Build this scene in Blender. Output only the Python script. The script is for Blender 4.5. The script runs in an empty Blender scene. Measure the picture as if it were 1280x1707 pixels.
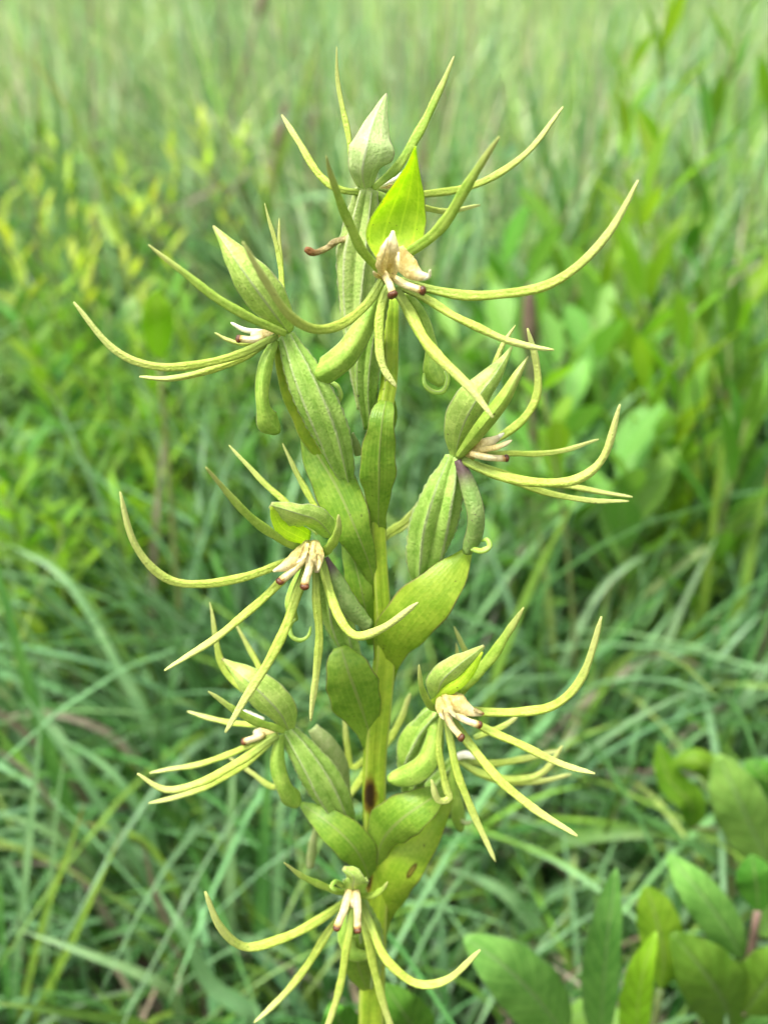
import bpy, math, random
import numpy as np
from mathutils import Vector, Matrix, Quaternion

random.seed(7)
rng = np.random.default_rng(7)
R = math.radians
scene = bpy.context.scene
col = scene.collection

# ------------------------------------------------------------------ camera
PITCH = R(26.0)
CAM = Vector((0.0, 0.0, 0.50))
VFOV = R(50.0)
cam_data = bpy.data.cameras.new('camera')
cam = bpy.data.objects.new('camera', cam_data)
col.objects.link(cam)
cam.location = CAM
cam.rotation_euler = (math.pi / 2 - PITCH, 0, 0)
cam_data.sensor_fit = 'VERTICAL'
cam_data.sensor_height = 24.0
cam_data.lens = 12.0 / math.tan(VFOV / 2)
cam_data.clip_start = 0.01
cam_data.clip_end = 2000
cam_data.dof.use_dof = True
cam_data.dof.focus_distance = 0.252
cam_data.dof.aperture_fstop = cam_data.lens / 3.8
scene.camera = cam

# ------------------------------------------------------------------ sky, sun, exposure (bright overcast)
SUN_EL, SUN_AZ = R(66), R(235)
world = bpy.data.worlds.new('World')
scene.world = world
world.use_nodes = True
wn = world.node_tree
for n in list(wn.nodes):
    wn.nodes.remove(n)
w_out = wn.nodes.new('ShaderNodeOutputWorld')
w_bg = wn.nodes.new('ShaderNodeBackground')
w_sky = wn.nodes.new('ShaderNodeTexSky')
w_sky.sky_type = 'NISHITA'
w_sky.sun_disc = False
w_sky.sun_elevation = SUN_EL
w_sky.sun_rotation = SUN_AZ
w_sky.air_density = 1.0
w_sky.dust_density = 6.0
w_sky.ozone_density = 1.0
w_hs = wn.nodes.new('ShaderNodeHueSaturation')
w_hs.inputs['Saturation'].default_value = 0.22
w_bg.inputs['Strength'].default_value = 0.09
wn.links.new(w_sky.outputs[0], w_hs.inputs['Color'])
wn.links.new(w_hs.outputs[0], w_bg.inputs[0])
wn.links.new(w_bg.outputs[0], w_out.inputs[0])

sun_data = bpy.data.lights.new('sun', 'SUN')
sun_data.energy = 1.5
sun_data.angle = R(16)
sun_data.color = (1.0, 0.96, 0.88)
sun = bpy.data.objects.new('sun', sun_data)
col.objects.link(sun)
sd = Vector((math.sin(SUN_AZ) * math.cos(SUN_EL), math.cos(SUN_AZ) * math.cos(SUN_EL), math.sin(SUN_EL)))
sun.rotation_euler = sd.to_track_quat('Z', 'Y').to_euler()
sun.location = sd * 5

scene.view_settings.view_transform = 'Standard'
scene.view_settings.look = 'None'
scene.view_settings.gamma = 1.0
scene.view_settings.exposure = 1.82
scene.view_settings.use_curve_mapping = False
scene.render.engine = 'CYCLES'
scene.cycles.max_bounces = 5
scene.cycles.diffuse_bounces = 2
scene.cycles.transmission_bounces = 4
scene.cycles.transparent_max_bounces = 5

# ------------------------------------------------------------------ picture <-> place
FPX = 853.5 / math.tan(VFOV / 2)
FWD = Vector((0, math.cos(PITCH), -math.sin(PITCH)))
UP = Vector((0, math.sin(PITCH), math.cos(PITCH)))
RIGHT = Vector((1, 0, 0))

def at(px, py, Y):
    """point seen at photo pixel (px,py) that stands Y metres in front of the camera; also metres per pixel there"""
    d = FWD + RIGHT * ((px - 640) / FPX) + UP * ((853.5 - py) / FPX)
    t = Y / d.y
    return CAM + d * t, t / FPX

def stem_y(py):
    return 0.262 - 0.034 * (py / 1707.0)

# ------------------------------------------------------------------ materials
def nn(nt, t, **kw):
    n = nt.nodes.new(t)
    for k, v in kw.items():
        setattr(n, k, v)
    return n

def mathn(nt, op, a, b=None, clamp=False):
    n = nt.nodes.new('ShaderNodeMath')
    n.operation = op
    n.use_clamp = clamp
    for i, v in enumerate((a, b)):
        if v is None:
            continue
        if isinstance(v, (int, float)):
            n.inputs[i].default_value = v
        else:
            nt.links.new(v, n.inputs[i])
    return n.outputs[0]

def mixc(nt, fac, a, b):
    n = nt.nodes.new('ShaderNodeMix')
    n.data_type = 'RGBA'
    for sock, v in ((n.inputs['Factor'], fac), (n.inputs['A'], a), (n.inputs['B'], b)):
        if isinstance(v, (int, float)):
            sock.default_value = v
        elif isinstance(v, tuple):
            sock.default_value = (*v, 1)
        else:
            nt.links.new(v, sock)
    return n.outputs['Result']

def smooth(nt, x, lo, hi):
    n = nt.nodes.new('ShaderNodeMapRange')
    n.interpolation_type = 'SMOOTHSTEP'
    nt.links.new(x, n.inputs[0])
    n.inputs[1].default_value = lo
    n.inputs[2].default_value = hi
    return n.outputs[0]

def plant_mat(name, lo, hi, trans=0.3, tip=None, tip_at=(0.55, 1.0), base=None, base_at=(0.25, 0.0), edge=None,
              ridges=0, ridge_col=None, veins=0, speck=0.0, speck_col=(0.05, 0.035, 0.015), rough=0.42,
              noise=260.0, bump=0.25, fine=1500.0, midrib=None, rnd=0.0, attr=False, tcol=1.35, stripes=0.25, stains=(), uvstain=None, tblue=0.45, spec=0.4, pinnate=0):
    m = bpy.data.materials.new(name)
    m.use_nodes = True
    nt = m.node_tree
    for n in list(nt.nodes):
        nt.nodes.remove(n)
    out = nn(nt, 'ShaderNodeOutputMaterial')
    tc = nn(nt, 'ShaderNodeTexCoord')
    uv = nn(nt, 'ShaderNodeSeparateXYZ')
    nt.links.new(tc.outputs['UV'], uv.inputs[0])
    u, v = uv.outputs[0], uv.outputs[1]
    nz = nn(nt, 'ShaderNodeTexNoise')
    nz.inputs['Scale'].default_value = noise
    nz.inputs['Detail'].default_value = 4
    nt.links.new(tc.outputs['Object'], nz.inputs['Vector'])
    nz2 = nn(nt, 'ShaderNodeTexNoise')
    nz2.inputs['Scale'].default_value = noise * 5
    nz2.inputs['Detail'].default_value = 2
    nt.links.new(tc.outputs['Object'], nz2.inputs['Vector'])
    f = smooth(nt, mathn(nt, 'ADD', mathn(nt, 'MULTIPLY', nz.outputs[0], 0.62), mathn(nt, 'MULTIPLY', nz2.outputs[0], 0.38)), 0.36, 0.64)
    c = mixc(nt, f, lo, hi)
    if attr:
        at_ = nn(nt, 'ShaderNodeAttribute', attribute_name='tint')
        c2 = nn(nt, 'ShaderNodeMix', data_type='RGBA', blend_type='MULTIPLY')
        c2.inputs['Factor'].default_value = 1.0
        nt.links.new(at_.outputs['Color'], c2.inputs['A'])
        mul = mixc(nt, f, (0.8, 0.8, 0.8), (1.15, 1.15, 1.15))
        nt.links.new(mul, c2.inputs['B'])
        c = c2.outputs['Result']
    if rnd > 0:
        oi = nn(nt, 'ShaderNodeObjectInfo')
        hs = nn(nt, 'ShaderNodeHueSaturation')
        nt.links.new(c, hs.inputs['Color'])
        nt.links.new(mathn(nt, 'ADD', mathn(nt, 'MULTIPLY', oi.outputs['Random'], rnd * 0.10), 0.5 - rnd * 0.05), hs.inputs['Hue'])
        fr = mathn(nt, 'FRACT', mathn(nt, 'MULTIPLY', oi.outputs['Random'], 17.3))
        nt.links.new(mathn(nt, 'ADD', mathn(nt, 'MULTIPLY', fr, rnd * 0.9), 1 - rnd * 0.45), hs.inputs['Value'])
        c = hs.outputs[0]
    if base is not None:
        c = mixc(nt, smooth(nt, u, base_at[0], base_at[1]), c, base)
    if tip is not None:
        un = mathn(nt, 'ADD', u, mathn(nt, 'MULTIPLY', mathn(nt, 'SUBTRACT', nz.outputs[0], 0.5), 0.12))
        c = mixc(nt, smooth(nt, un, tip_at[0], tip_at[1]), c, tip)
    vd = mathn(nt, 'ABSOLUTE', mathn(nt, 'SUBTRACT', mathn(nt, 'MULTIPLY', v, 2.0), 1.0))
    if ridges:
        fr = mathn(nt, 'FRACT', mathn(nt, 'ADD', mathn(nt, 'MULTIPLY', v, float(ridges)), 0.5))
        dd = mathn(nt, 'ABSOLUTE', mathn(nt, 'SUBTRACT', fr, 0.5))
        rm = smooth(nt, dd, 0.11, 0.03)
        c = mixc(nt, mathn(nt, 'MULTIPLY', rm, 0.75), c, ridge_col)
    if veins:
        w = mathn(nt, 'SINE', mathn(nt, 'MULTIPLY', v, 6.2832 * veins))
        vm = smooth(nt, w, 0.75, 1.0)
        c = mixc(nt, mathn(nt, 'MULTIPLY', vm, stripes), c, tuple(min(1, x * 1.5) for x in hi))
    pin = None
    if pinnate:
        pw = mathn(nt, 'SINE', mathn(nt, 'MULTIPLY', mathn(nt, 'SUBTRACT', mathn(nt, 'MULTIPLY', u, float(pinnate)), mathn(nt, 'MULTIPLY', vd, 1.7)), 6.2832))
        pin = smooth(nt, pw, 0.8, 1.0)
        c = mixc(nt, mathn(nt, 'MULTIPLY', pin, 0.35), c, tuple(min(1, x * 1.6) for x in hi))
    if midrib is not None:
        c = mixc(nt, mathn(nt, 'MULTIPLY', smooth(nt, vd, 0.09, 0.03), 0.8), c, midrib)
    if edge is not None:
        ed = mathn(nt, 'ADD', vd, mathn(nt, 'MULTIPLY', mathn(nt, 'SUBTRACT', nz.outputs[0], 0.5), 0.12))
        c = mixc(nt, smooth(nt, ed, 0.93, 1.0), c, edge)
    if speck > 0:
        ns = nn(nt, 'ShaderNodeTexNoise')
        ns.inputs['Scale'].default_value = 1050
        ns.inputs['Detail'].default_value = 1
        nt.links.new(tc.outputs['Object'], ns.inputs['Vector'])
        n2 = nn(nt, 'ShaderNodeTexNoise')
        n2.inputs['Scale'].default_value = 90
        nt.links.new(tc.outputs['Object'], n2.inputs['Vector'])
        sm = mathn(nt, 'MULTIPLY', smooth(nt, ns.outputs[0], 0.73 - 0.05 * speck, 0.79 - 0.05 * speck), smooth(nt, n2.outputs[0], 0.5, 0.58))
        c = mixc(nt, mathn(nt, 'MULTIPLY', sm, 0.6), c, speck_col)
    for (sx, sy, sz, rx, rz) in stains:
        d = nn(nt, 'ShaderNodeVectorMath', operation='SUBTRACT')
        nt.links.new(tc.outputs['Object'], d.inputs[0])
        d.inputs[1].default_value = (sx, sy, sz)
        d2 = nn(nt, 'ShaderNodeVectorMath', operation='MULTIPLY')
        nt.links.new(d.outputs[0], d2.inputs[0])
        d2.inputs[1].default_value = (1 / rx, 1 / rx, 1 / rz)
        ln = nn(nt, 'ShaderNodeVectorMath', operation='LENGTH')
        nt.links.new(d2.outputs[0], ln.inputs[0])
        q = mathn(nt, 'ADD', ln.outputs['Value'], mathn(nt, 'MULTIPLY', mathn(nt, 'SUBTRACT', nz.outputs[0], 0.5), 1.2))
        c = mixc(nt, smooth(nt, q, 1.15, 0.7), c, (0.16, 0.11, 0.012))
        c = mixc(nt, smooth(nt, q, 0.85, 0.5), c, (0.035, 0.018, 0.006))
    if uvstain is not None:
        du = mathn(nt, 'DIVIDE', mathn(nt, 'SUBTRACT', u, uvstain[0]), uvstain[2])
        dv = mathn(nt, 'DIVIDE', mathn(nt, 'SUBTRACT', v, uvstain[1]), uvstain[3])
        q = mathn(nt, 'SQRT', mathn(nt, 'ADD', mathn(nt, 'MULTIPLY', du, du), mathn(nt, 'MULTIPLY', dv, dv)))
        q = mathn(nt, 'ADD', q, mathn(nt, 'MULTIPLY', mathn(nt, 'SUBTRACT', nz.outputs[0], 0.5), 0.8))
        c = mixc(nt, mathn(nt, 'MULTIPLY', smooth(nt, q, 1.1, 0.75), 0.9), c, (0.10, 0.06, 0.01))
        c = mixc(nt, mathn(nt, 'MULTIPLY', smooth(nt, q, 0.62, 0.4), 0.8), c, (0.24, 0.22, 0.03))
    bs = nn(nt, 'ShaderNodeBsdfPrincipled')
    nt.links.new(c, bs.inputs['Base Color'])
    bs.inputs['Roughness'].default_value = rough
    bs.inputs['Specular IOR Level'].default_value = spec
    nb = nn(nt, 'ShaderNodeTexNoise')
    nb.inputs['Scale'].default_value = fine
    nb.inputs['Detail'].default_value = 3
    nt.links.new(tc.outputs['Object'], nb.inputs['Vector'])
    h = nb.outputs[0]
    if veins:
        h = mathn(nt, 'ADD', h, mathn(nt, 'MULTIPLY', mathn(nt, 'SINE', mathn(nt, 'MULTIPLY', v, 6.2832 * veins)), 0.12))
    if pinnate:
        h = mathn(nt, 'SUBTRACT', h, mathn(nt, 'MULTIPLY', pin, 0.5))
    bp = nn(nt, 'ShaderNodeBump')
    bp.inputs['Strength'].default_value = bump
    bp.inputs['Distance'].default_value = 0.0006
    nt.links.new(h, bp.inputs['Height'])
    nt.links.new(bp.outputs[0], bs.inputs['Normal'])
    sh = bs.outputs[0]
    if trans > 0:
        tr = nn(nt, 'ShaderNodeBsdfTranslucent')
        tcn = nn(nt, 'ShaderNodeMix', data_type='RGBA', blend_type='MULTIPLY')
        tcn.inputs['Factor'].default_value = 1.0
        nt.links.new(c, tcn.inputs['A'])
        tcn.inputs['B'].default_value = (tcol * 1.0, tcol * 1.08, tcol * tblue, 1)
        nt.links.new(tcn.outputs['Result'], tr.inputs[0])
        mx = nn(nt, 'ShaderNodeMixShader')
        mx.inputs[0].default_value = trans
        nt.links.new(sh, mx.inputs[1])
        nt.links.new(tr.outputs[0], mx.inputs[2])
        sh = mx.outputs[0]
    nt.links.new(sh, out.inputs[0])
    return m

M = {}
M['arm'] = plant_mat('petal arm yellow green', (0.333, 0.460, 0.052), (0.471, 0.575, 0.092), 0.18, tip=(0.58, 0.62, 0.22), tip_at=(0.4, 1.1),
                     base=(0.22, 0.32, 0.05), base_at=(0.3, 0.0), noise=500, bump=0.6, fine=1900, rough=0.5, speck=0.1, veins=3, stripes=0.22)
M['petal'] = plant_mat('upper petal green', (0.281, 0.459, 0.051), (0.420, 0.573, 0.095), 0.22, tip=(0.45, 0.46, 0.16), tip_at=(0.6, 1.1), noise=400, bump=0.3, speck=0.3)
M['hood'] = plant_mat('hood pale green', (0.350, 0.522, 0.094), (0.532, 0.671, 0.173), 0.28, edge=(0.42, 0.46, 0.22), veins=4, speck=0.5, noise=350, bump=0.35,
                      tip=(0.30, 0.24, 0.12), tip_at=(0.93, 1.02), midrib=(0.42, 0.48, 0.24), stripes=0.18)
M['hood_lit'] = plant_mat('hood backlit yellow green thin', (0.480, 0.648, 0.042), (0.624, 0.744, 0.084), 0.58, edge=(0.40, 0.46, 0.15), veins=4, speck=0.2, noise=300, bump=0.25, stripes=0.3)  # backlight glow put into the base colour, on top of real translucency
M['hood_grey'] = plant_mat('hood grey green', (0.408, 0.549, 0.195), (0.544, 0.653, 0.297), 0.25, edge=(0.45, 0.40, 0.25), veins=3, speck=0.5, noise=350, bump=0.4,
                           midrib=(0.55, 0.58, 0.38), tip=(0.45, 0.40, 0.28), tip_at=(0.94, 1.02))
M['ovary'] = plant_mat('ovary ribbed green', (0.238, 0.431, 0.059), (0.396, 0.594, 0.123), 0.12, ridges=6, ridge_col=(0.40, 0.47, 0.22), noise=300, bump=0.4, speck=0.4)
M['ovary_pale'] = plant_mat('ovary ribbed pale green', (0.312, 0.460, 0.104), (0.467, 0.584, 0.178), 0.12, ridges=6, ridge_col=(0.46, 0.50, 0.28), noise=300, bump=0.4, speck=0.3)
M['sepal'] = plant_mat('rolled sepal green', (0.248, 0.440, 0.051), (0.409, 0.582, 0.098), 0.2, edge=(0.34, 0.42, 0.17), noise=260, bump=0.3, speck=0.4, veins=3, stripes=0.15)
M['sepal_purple'] = plant_mat('rolled sepal purple tinged', (0.209, 0.358, 0.080), (0.330, 0.470, 0.140), 0.15, edge=(0.20, 0.12, 0.10), noise=260, bump=0.5, speck=1.0,
                              speck_col=(0.12, 0.07, 0.07), base=(0.13, 0.085, 0.08), base_at=(0.3, 0.08))
M['bract'] = plant_mat('bract green', (0.164, 0.327, 0.024), (0.284, 0.440, 0.049), 0.35, edge=(0.20, 0.20, 0.06), noise=180, bump=0.25, speck=0.8, veins=9, stripes=0.18,
                       midrib=(0.30, 0.38, 0.10))
M['bract_lit'] = plant_mat('bract lit yellow green', (0.235, 0.392, 0.022), (0.370, 0.493, 0.045), 0.42, edge=(0.24, 0.22, 0.07), noise=180, bump=0.2, speck=0.9, veins=9, stripes=0.15)  # lit copy of the bract green, extra light put into its colour
M['bract_spot'] = plant_mat('bract with brown spot', (0.235, 0.392, 0.022), (0.370, 0.493, 0.045), 0.42, edge=(0.24, 0.22, 0.07), noise=180, bump=0.2, speck=0.9, veins=9, stripes=0.15, uvstain=(0.62, 0.72, 0.05, 0.075))  # same lit tone in the colour, plus a brown spot
def stem_stain(px, py, dx, rx, rz):
    q = at(px, py, stem_y(py) - 0.004)[0]
    return (q.x - BASE.x, q.y - BASE.y, q.z, rx, rz)
BASE = Vector((at(620, 1707, stem_y(1707))[0].x, stem_y(1707) - 0.012, 0.0))
M['stem'] = plant_mat('stem yellow green', (0.235, 0.397, 0.023), (0.373, 0.509, 0.037), 0.12, veins=22, stripes=0.22, ridges=4, ridge_col=(0.42, 0.50, 0.09), noise=160, bump=0.2, speck=0.8,
                      stains=[stem_stain(617, 1325, 0, 0.0027, 0.008), stem_stain(613, 1420, 0, 0.0016, 0.018), stem_stain(630, 1150, 0, 0.0016, 0.008), stem_stain(634, 960, 0, 0.0010, 0.012)])
M['spur'] = plant_mat('spur yellow green', (0.19, 0.32, 0.018), (0.3, 0.41, 0.03), 0.12, ridges=4, ridge_col=(0.42, 0.50, 0.09), noise=160, bump=0.2, speck=0.8)
M['pedicel'] = plant_mat('pedicel olive brown', (0.13, 0.14, 0.02), (0.20, 0.21, 0.03), 0.1, tip=(0.09, 0.07, 0.02), tip_at=(0.55, 1.0), noise=160, bump=0.2)
M['cream'] = plant_mat('column cream', (0.524, 0.384, 0.101), (0.755, 0.653, 0.275), 0.2, tip=(0.74, 0.66, 0.40), tip_at=(0.5, 1.0), noise=420, bump=0.4, speck=0.6,
                       speck_col=(0.30, 0.16, 0.05), edge=(0.66, 0.55, 0.25))
M['canal'] = plant_mat('anther canal cream', (0.646, 0.539, 0.221), (0.779, 0.698, 0.391), 0.15, noise=420, bump=0.35, tip=(0.42, 0.24, 0.06), tip_at=(0.86, 1.0), base=(0.62, 0.5, 0.2))
M['pollen'] = plant_mat('anther tip dark brown', (0.04, 0.017, 0.01), (0.15, 0.05, 0.015), 0.0, noise=600, bump=0.7, rough=0.35)
M['white'] = plant_mat('stigma arm white', (0.80, 0.76, 0.62), (0.86, 0.84, 0.74), 0.25, noise=420, bump=0.2)
M['wither'] = plant_mat('withered brown', (0.22, 0.17, 0.06), (0.36, 0.30, 0.12), 0.1, tip=(0.24, 0.10, 0.03), tip_at=(0.6, 0.95), noise=420, bump=0.8)
M['scar'] = plant_mat('brown stain', (0.035, 0.02, 0.008), (0.10, 0.055, 0.015), 0.05, noise=300, bump=0.5)
M['bud'] = plant_mat('bud pale green', (0.28, 0.38, 0.12), (0.40, 0.46, 0.2), 0.25, noise=300, bump=0.3)

# background greens
M['blade'] = plant_mat('grass blade green', (0.070, 0.185, 0.035), (0.123, 0.264, 0.048), 0.24, veins=5, noise=40, bump=0.15, rnd=0.55, rough=0.40, tip=(0.16, 0.19, 0.06), tip_at=(0.85, 1.05), stripes=0.35, midrib=(0.14, 0.24, 0.09))
M['blade_blue'] = plant_mat('grass blade blue green', (0.14, 0.29, 0.11), (0.21, 0.37, 0.15), 0.22, veins=5, noise=40, bump=0.15, rnd=0.4, rough=0.38, stripes=0.35, midrib=(0.17, 0.28, 0.14))
M['blade_lime'] = plant_mat('grass blade lime', (0.17, 0.29, 0.035), (0.24, 0.36, 0.05), 0.28, veins=4, noise=40, bump=0.15, rnd=0.4, rough=0.42, tip=(0.28, 0.16, 0.06), tip_at=(0.88, 1.0))
M['blade_dry'] = plant_mat('grass blade dry', (0.15, 0.14, 0.09), (0.23, 0.2, 0.14), 0.2, veins=5, noise=60, bump=0.3, rnd=0.4, rough=0.6)
M['leaf_lime'] = plant_mat('forb leaf lime', (0.132, 0.290, 0.018), (0.211, 0.378, 0.031), 0.42, noise=60, bump=0.2, rnd=0.4, rough=0.42, midrib=(0.26, 0.36, 0.09), spec=0.16, pinnate=8)
M['leaf_glow'] = plant_mat('paddle leaf lime', (0.26, 0.46, 0.02), (0.36, 0.58, 0.04), 0.5, noise=60, bump=0.2, rough=0.45, midrib=(0.4, 0.55, 0.1), pinnate=8)
M['leaf_deep'] = plant_mat('forb leaf deep green', (0.054, 0.161, 0.015), (0.098, 0.230, 0.029), 0.26, noise=60, bump=0.2, rnd=0.5, rough=0.42, midrib=(0.12, 0.24, 0.06), spec=0.16)
M['leaf_mid'] = plant_mat('forb leaf green', (0.070, 0.189, 0.016), (0.115, 0.254, 0.029), 0.3, noise=60, bump=0.2, rnd=0.5, rough=0.42, midrib=(0.16, 0.26, 0.07), spec=0.16, pinnate=8)
M['leaf_blue'] = plant_mat('broad leaf blue green', (0.121, 0.291, 0.045), (0.196, 0.392, 0.075), 0.26, noise=60, bump=0.25, rnd=0.35, rough=0.46, spec=0.25, midrib=(0.22, 0.36, 0.12), veins=6, stripes=0.12,
                            edge=(0.14, 0.24, 0.10), speck=0.2, pinnate=8)
M['leaf_yellow'] = plant_mat('shoot leaf yellow green', (0.345, 0.483, 0.057), (0.506, 0.598, 0.103), 0.42, noise=60, bump=0.15, rnd=0.4, rough=0.45, spec=0.16)
M['forb_stem'] = plant_mat('forb stem', (0.12, 0.17, 0.05), (0.18, 0.2, 0.07), 0.0, noise=80, bump=0.2, rnd=0.3)
M['stalk'] = plant_mat('grass stalk reddish brown', (0.16, 0.11, 0.08), (0.24, 0.17, 0.12), 0.0, noise=80, bump=0.2, rnd=0.3)
M['grass_mass'] = plant_mat('meadow grass', (0.1, 0.1, 0.1), (0.2, 0.2, 0.2), 0.24, attr=True, noise=30, bump=0.0, rough=0.42, tblue=0.8, spec=0.4)
M['leaf_mass'] = plant_mat('low herbs', (0.1, 0.1, 0.1), (0.2, 0.2, 0.2), 0.24, attr=True, noise=30, bump=0.0, rough=0.45, spec=0.16)

def ground_mat():
    m = bpy.data.materials.new('meadow soil')
    m.use_nodes = True
    nt = m.node_tree
    bs = nt.nodes['Principled BSDF']
    tc = nn(nt, 'ShaderNodeTexCoord')
    n1 = nn(nt, 'ShaderNodeTexNoise')
    n1.inputs['Scale'].default_value = 9
    n1.inputs['Detail'].default_value = 8
    nt.links.new(tc.outputs['Object'], n1.inputs['Vector'])
    n2 = nn(nt, 'ShaderNodeTexNoise')
    n2.inputs['Scale'].default_value = 0.35
    n2.inputs['Detail'].default_value = 6
    nt.links.new(tc.outputs['Object'], n2.inputs['Vector'])
    soil = mixc(nt, smooth(nt, n1.outputs[0], 0.35, 0.65), (0.025, 0.022, 0.014), (0.06, 0.055, 0.03))
    grs = mixc(nt, smooth(nt, n1.outputs[0], 0.3, 0.7), (0.06, 0.10, 0.03), (0.12, 0.18, 0.06))
    sep = nn(nt, 'ShaderNodeSeparateXYZ')
    nt.links.new(tc.outputs['Object'], sep.inputs[0])
    far = smooth(nt, mathn(nt, 'ADD', sep.outputs[1], mathn(nt, 'MULTIPLY', n2.outputs[0], 4.0)), 6.0, 14.0)
    nt.links.new(mixc(nt, far, soil, grs), bs.inputs['Base Color'])
    bs.inputs['Roughness'].default_value = 0.95
    bp = nn(nt, 'ShaderNodeBump')
    bp.inputs['Strength'].default_value = 0.8
    bp.inputs['Distance'].default_value = 0.02
    nt.links.new(n1.outputs[0], bp.inputs['Height'])
    nt.links.new(bp.outputs[0], bs.inputs['Normal'])
    return m
M['ground'] = ground_mat()

# ------------------------------------------------------------------ object helpers
WLOC = {}

def tag(o, label=None, cat=None, group=None, kind=None):
    if label: o['label'] = label
    if cat: o['category'] = cat
    if group: o['group'] = group
    if kind: o['kind'] = kind
    return o

def empty(name, loc, label, cat, group=None):
    o = bpy.data.objects.new(name, None)
    o.empty_display_size = 0.02
    o.location = loc
    col.objects.link(o)
    WLOC[o] = Vector(loc)
    return tag(o, label, cat, group)

def make_mesh(name, V, F, uv=None, mats=(), smooth_=True, fm=None):
    me = bpy.data.meshes.new(name)
    me.from_pydata([tuple(v) for v in V], [], F)
    for m in mats:
        me.materials.append(m)
    if uv is not None:
        l = me.uv_layers.new(name='UVMap')
        li = np.empty(len(me.loops), dtype=np.int32)
        me.loops.foreach_get('vertex_index', li)
        l.data.foreach_set('uv', np.asarray(uv, dtype=np.float32)[li].ravel())
    if smooth_:
        me.polygons.foreach_set('use_smooth', [True] * len(me.polygons))
    if fm is not None:
        me.polygons.foreach_set('material_index', fm)
    me.update()
    return me

def obj(name, V, F, uv, mat, parent, origin=None, fm=None):
    """one mesh object; V are world points, the origin sits at the first ring's middle"""
    V = np.asarray(V, dtype=float)
    o0 = Vector(origin) if origin is not None else Vector(V.mean(axis=0))
    mats = mat if isinstance(mat, (list, tuple)) else [mat]
    me = make_mesh(name, V - np.array(o0), F, uv, mats, fm=fm)
    o = bpy.data.objects.new(name, me)
    col.objects.link(o)
    WLOC[o] = o0
    if parent is not None:
        o.parent = parent
        o.location = o0 - WLOC[parent]
    else:
        o.location = o0
    return o

def spline(pts, n):
    """Catmull-Rom through pts, n samples evenly spread by length"""
    P = np.asarray(pts, dtype=float)
    if len(P) == 2:
        t = np.linspace(0, 1, n)[:, None]
        return P[0] * (1 - t) + P[1] * t
    Q = np.vstack([2 * P[0] - P[1], P, 2 * P[-1] - P[-2]])
    res = []
    for i in range(1, len(Q) - 2):
        p0, p1, p2, p3 = Q[i - 1], Q[i], Q[i + 1], Q[i + 2]
        for t in np.linspace(0, 1, 14, endpoint=False):
            res.append(0.5 * ((2 * p1) + (-p0 + p2) * t + (2 * p0 - 5 * p1 + 4 * p2 - p3) * t * t + (-p0 + 3 * p1 - 3 * p2 + p3) * t ** 3))
    res.append(P[-1])
    res = np.array(res)
    L = np.concatenate([[0], np.cumsum(np.linalg.norm(np.diff(res[:, :3], axis=0), axis=1))])
    s = np.linspace(0, L[-1], n)
    return np.stack([np.interp(s, L, res[:, k]) for k in range(res.shape[1])], axis=1)

def frames(C):
    T = np.gradient(C, axis=0)
    T /= np.linalg.norm(T, axis=1)[:, None] + 1e-12
    return T

def nrm(v):
    return v / (np.linalg.norm(v, axis=-1, keepdims=True) + 1e-12)

def tube_geo(C, rad, nseg=10, flat=1.0, twist=0.0, nref=None, ridges=0, ridge_amp=0.0, serr=0.0, jitter=0.0, groove=0.0):
    """closed tube along C with radius rad (array); flat squashes it towards nref; ridges gives keels"""
    n = len(C)
    T = frames(C)
    ref = np.array(nref if nref is not None else nrm(np.array(CAM) - C.mean(axis=0)))
    V, UVs, Fs = [], [], []
    N0 = None
    for i in range(n):
        t = T[i]
        a = ref - t * ref.dot(t)
        if np.linalg.norm(a) < 1e-3:
            a = np.array((1, 0, 0)) - t * t[0]
        a = a / np.linalg.norm(a)
        if N0 is not None:
            a2 = N0 - t * N0.dot(t)
            a2 /= np.linalg.norm(a2)
            a = nrm(0.5 * a + 0.5 * a2) if a.dot(a2) > 0 else a2
        N0 = a
        b = np.cross(t, a)
        for k in range(nseg + 1):
            th = 2 * math.pi * k / nseg
            r = rad[i]
            if ridges:
                rr = abs(((th * ridges / (2 * math.pi) + 0.5) % 1.0) - 0.5) * 2
                rr = (1 - rr) ** 0.85
                r = r * (1 - ridge_amp + ridge_amp * rr)
                if serr and rr > 0.8:
                    r *= 1 + serr * (0.5 - ((i * 7919 + k * 104729) % 97) / 97.0)
            if groove:
                dg = min(th, 2 * math.pi - th)
                r *= 1 - groove * math.exp(-(dg / 0.5) ** 2)
            if jitter:
                r *= 1 + jitter * (((i * 733 + (k % nseg) * 379) % 61) / 61.0 - 0.5)
            ph = th + twist * i / (n - 1)
            V.append(C[i] + (a * math.cos(ph) * flat + b * math.sin(ph)) * r)
            UVs.append((i / (n - 1), k / nseg))
    w = nseg + 1
    for i in range(n - 1):
        for k in range(nseg):
            Fs.append((i * w + k, i * w + k + 1, (i + 1) * w + k + 1, (i + 1) * w + k))
    # caps
    for i, e in ((0, -1), (n - 1, 1)):
        ci = len(V)
        V.append(C[i] + T[i] * e * rad[i] * 0.35)
        UVs.append((0.0 if i == 0 else 1.0, 0.5))
        for k in range(nseg):
            Fs.append((ci, i * w + k + 1, i * w + k) if i == 0 else (ci, i * w + k, i * w + k + 1))
    return V, Fs, UVs

VV = [-1, -0.94, -0.82, -0.66, -0.48, -0.3, -0.15, -0.06, 0, 0.06, 0.15, 0.3, 0.48, 0.66, 0.82, 0.94, 1]

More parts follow.
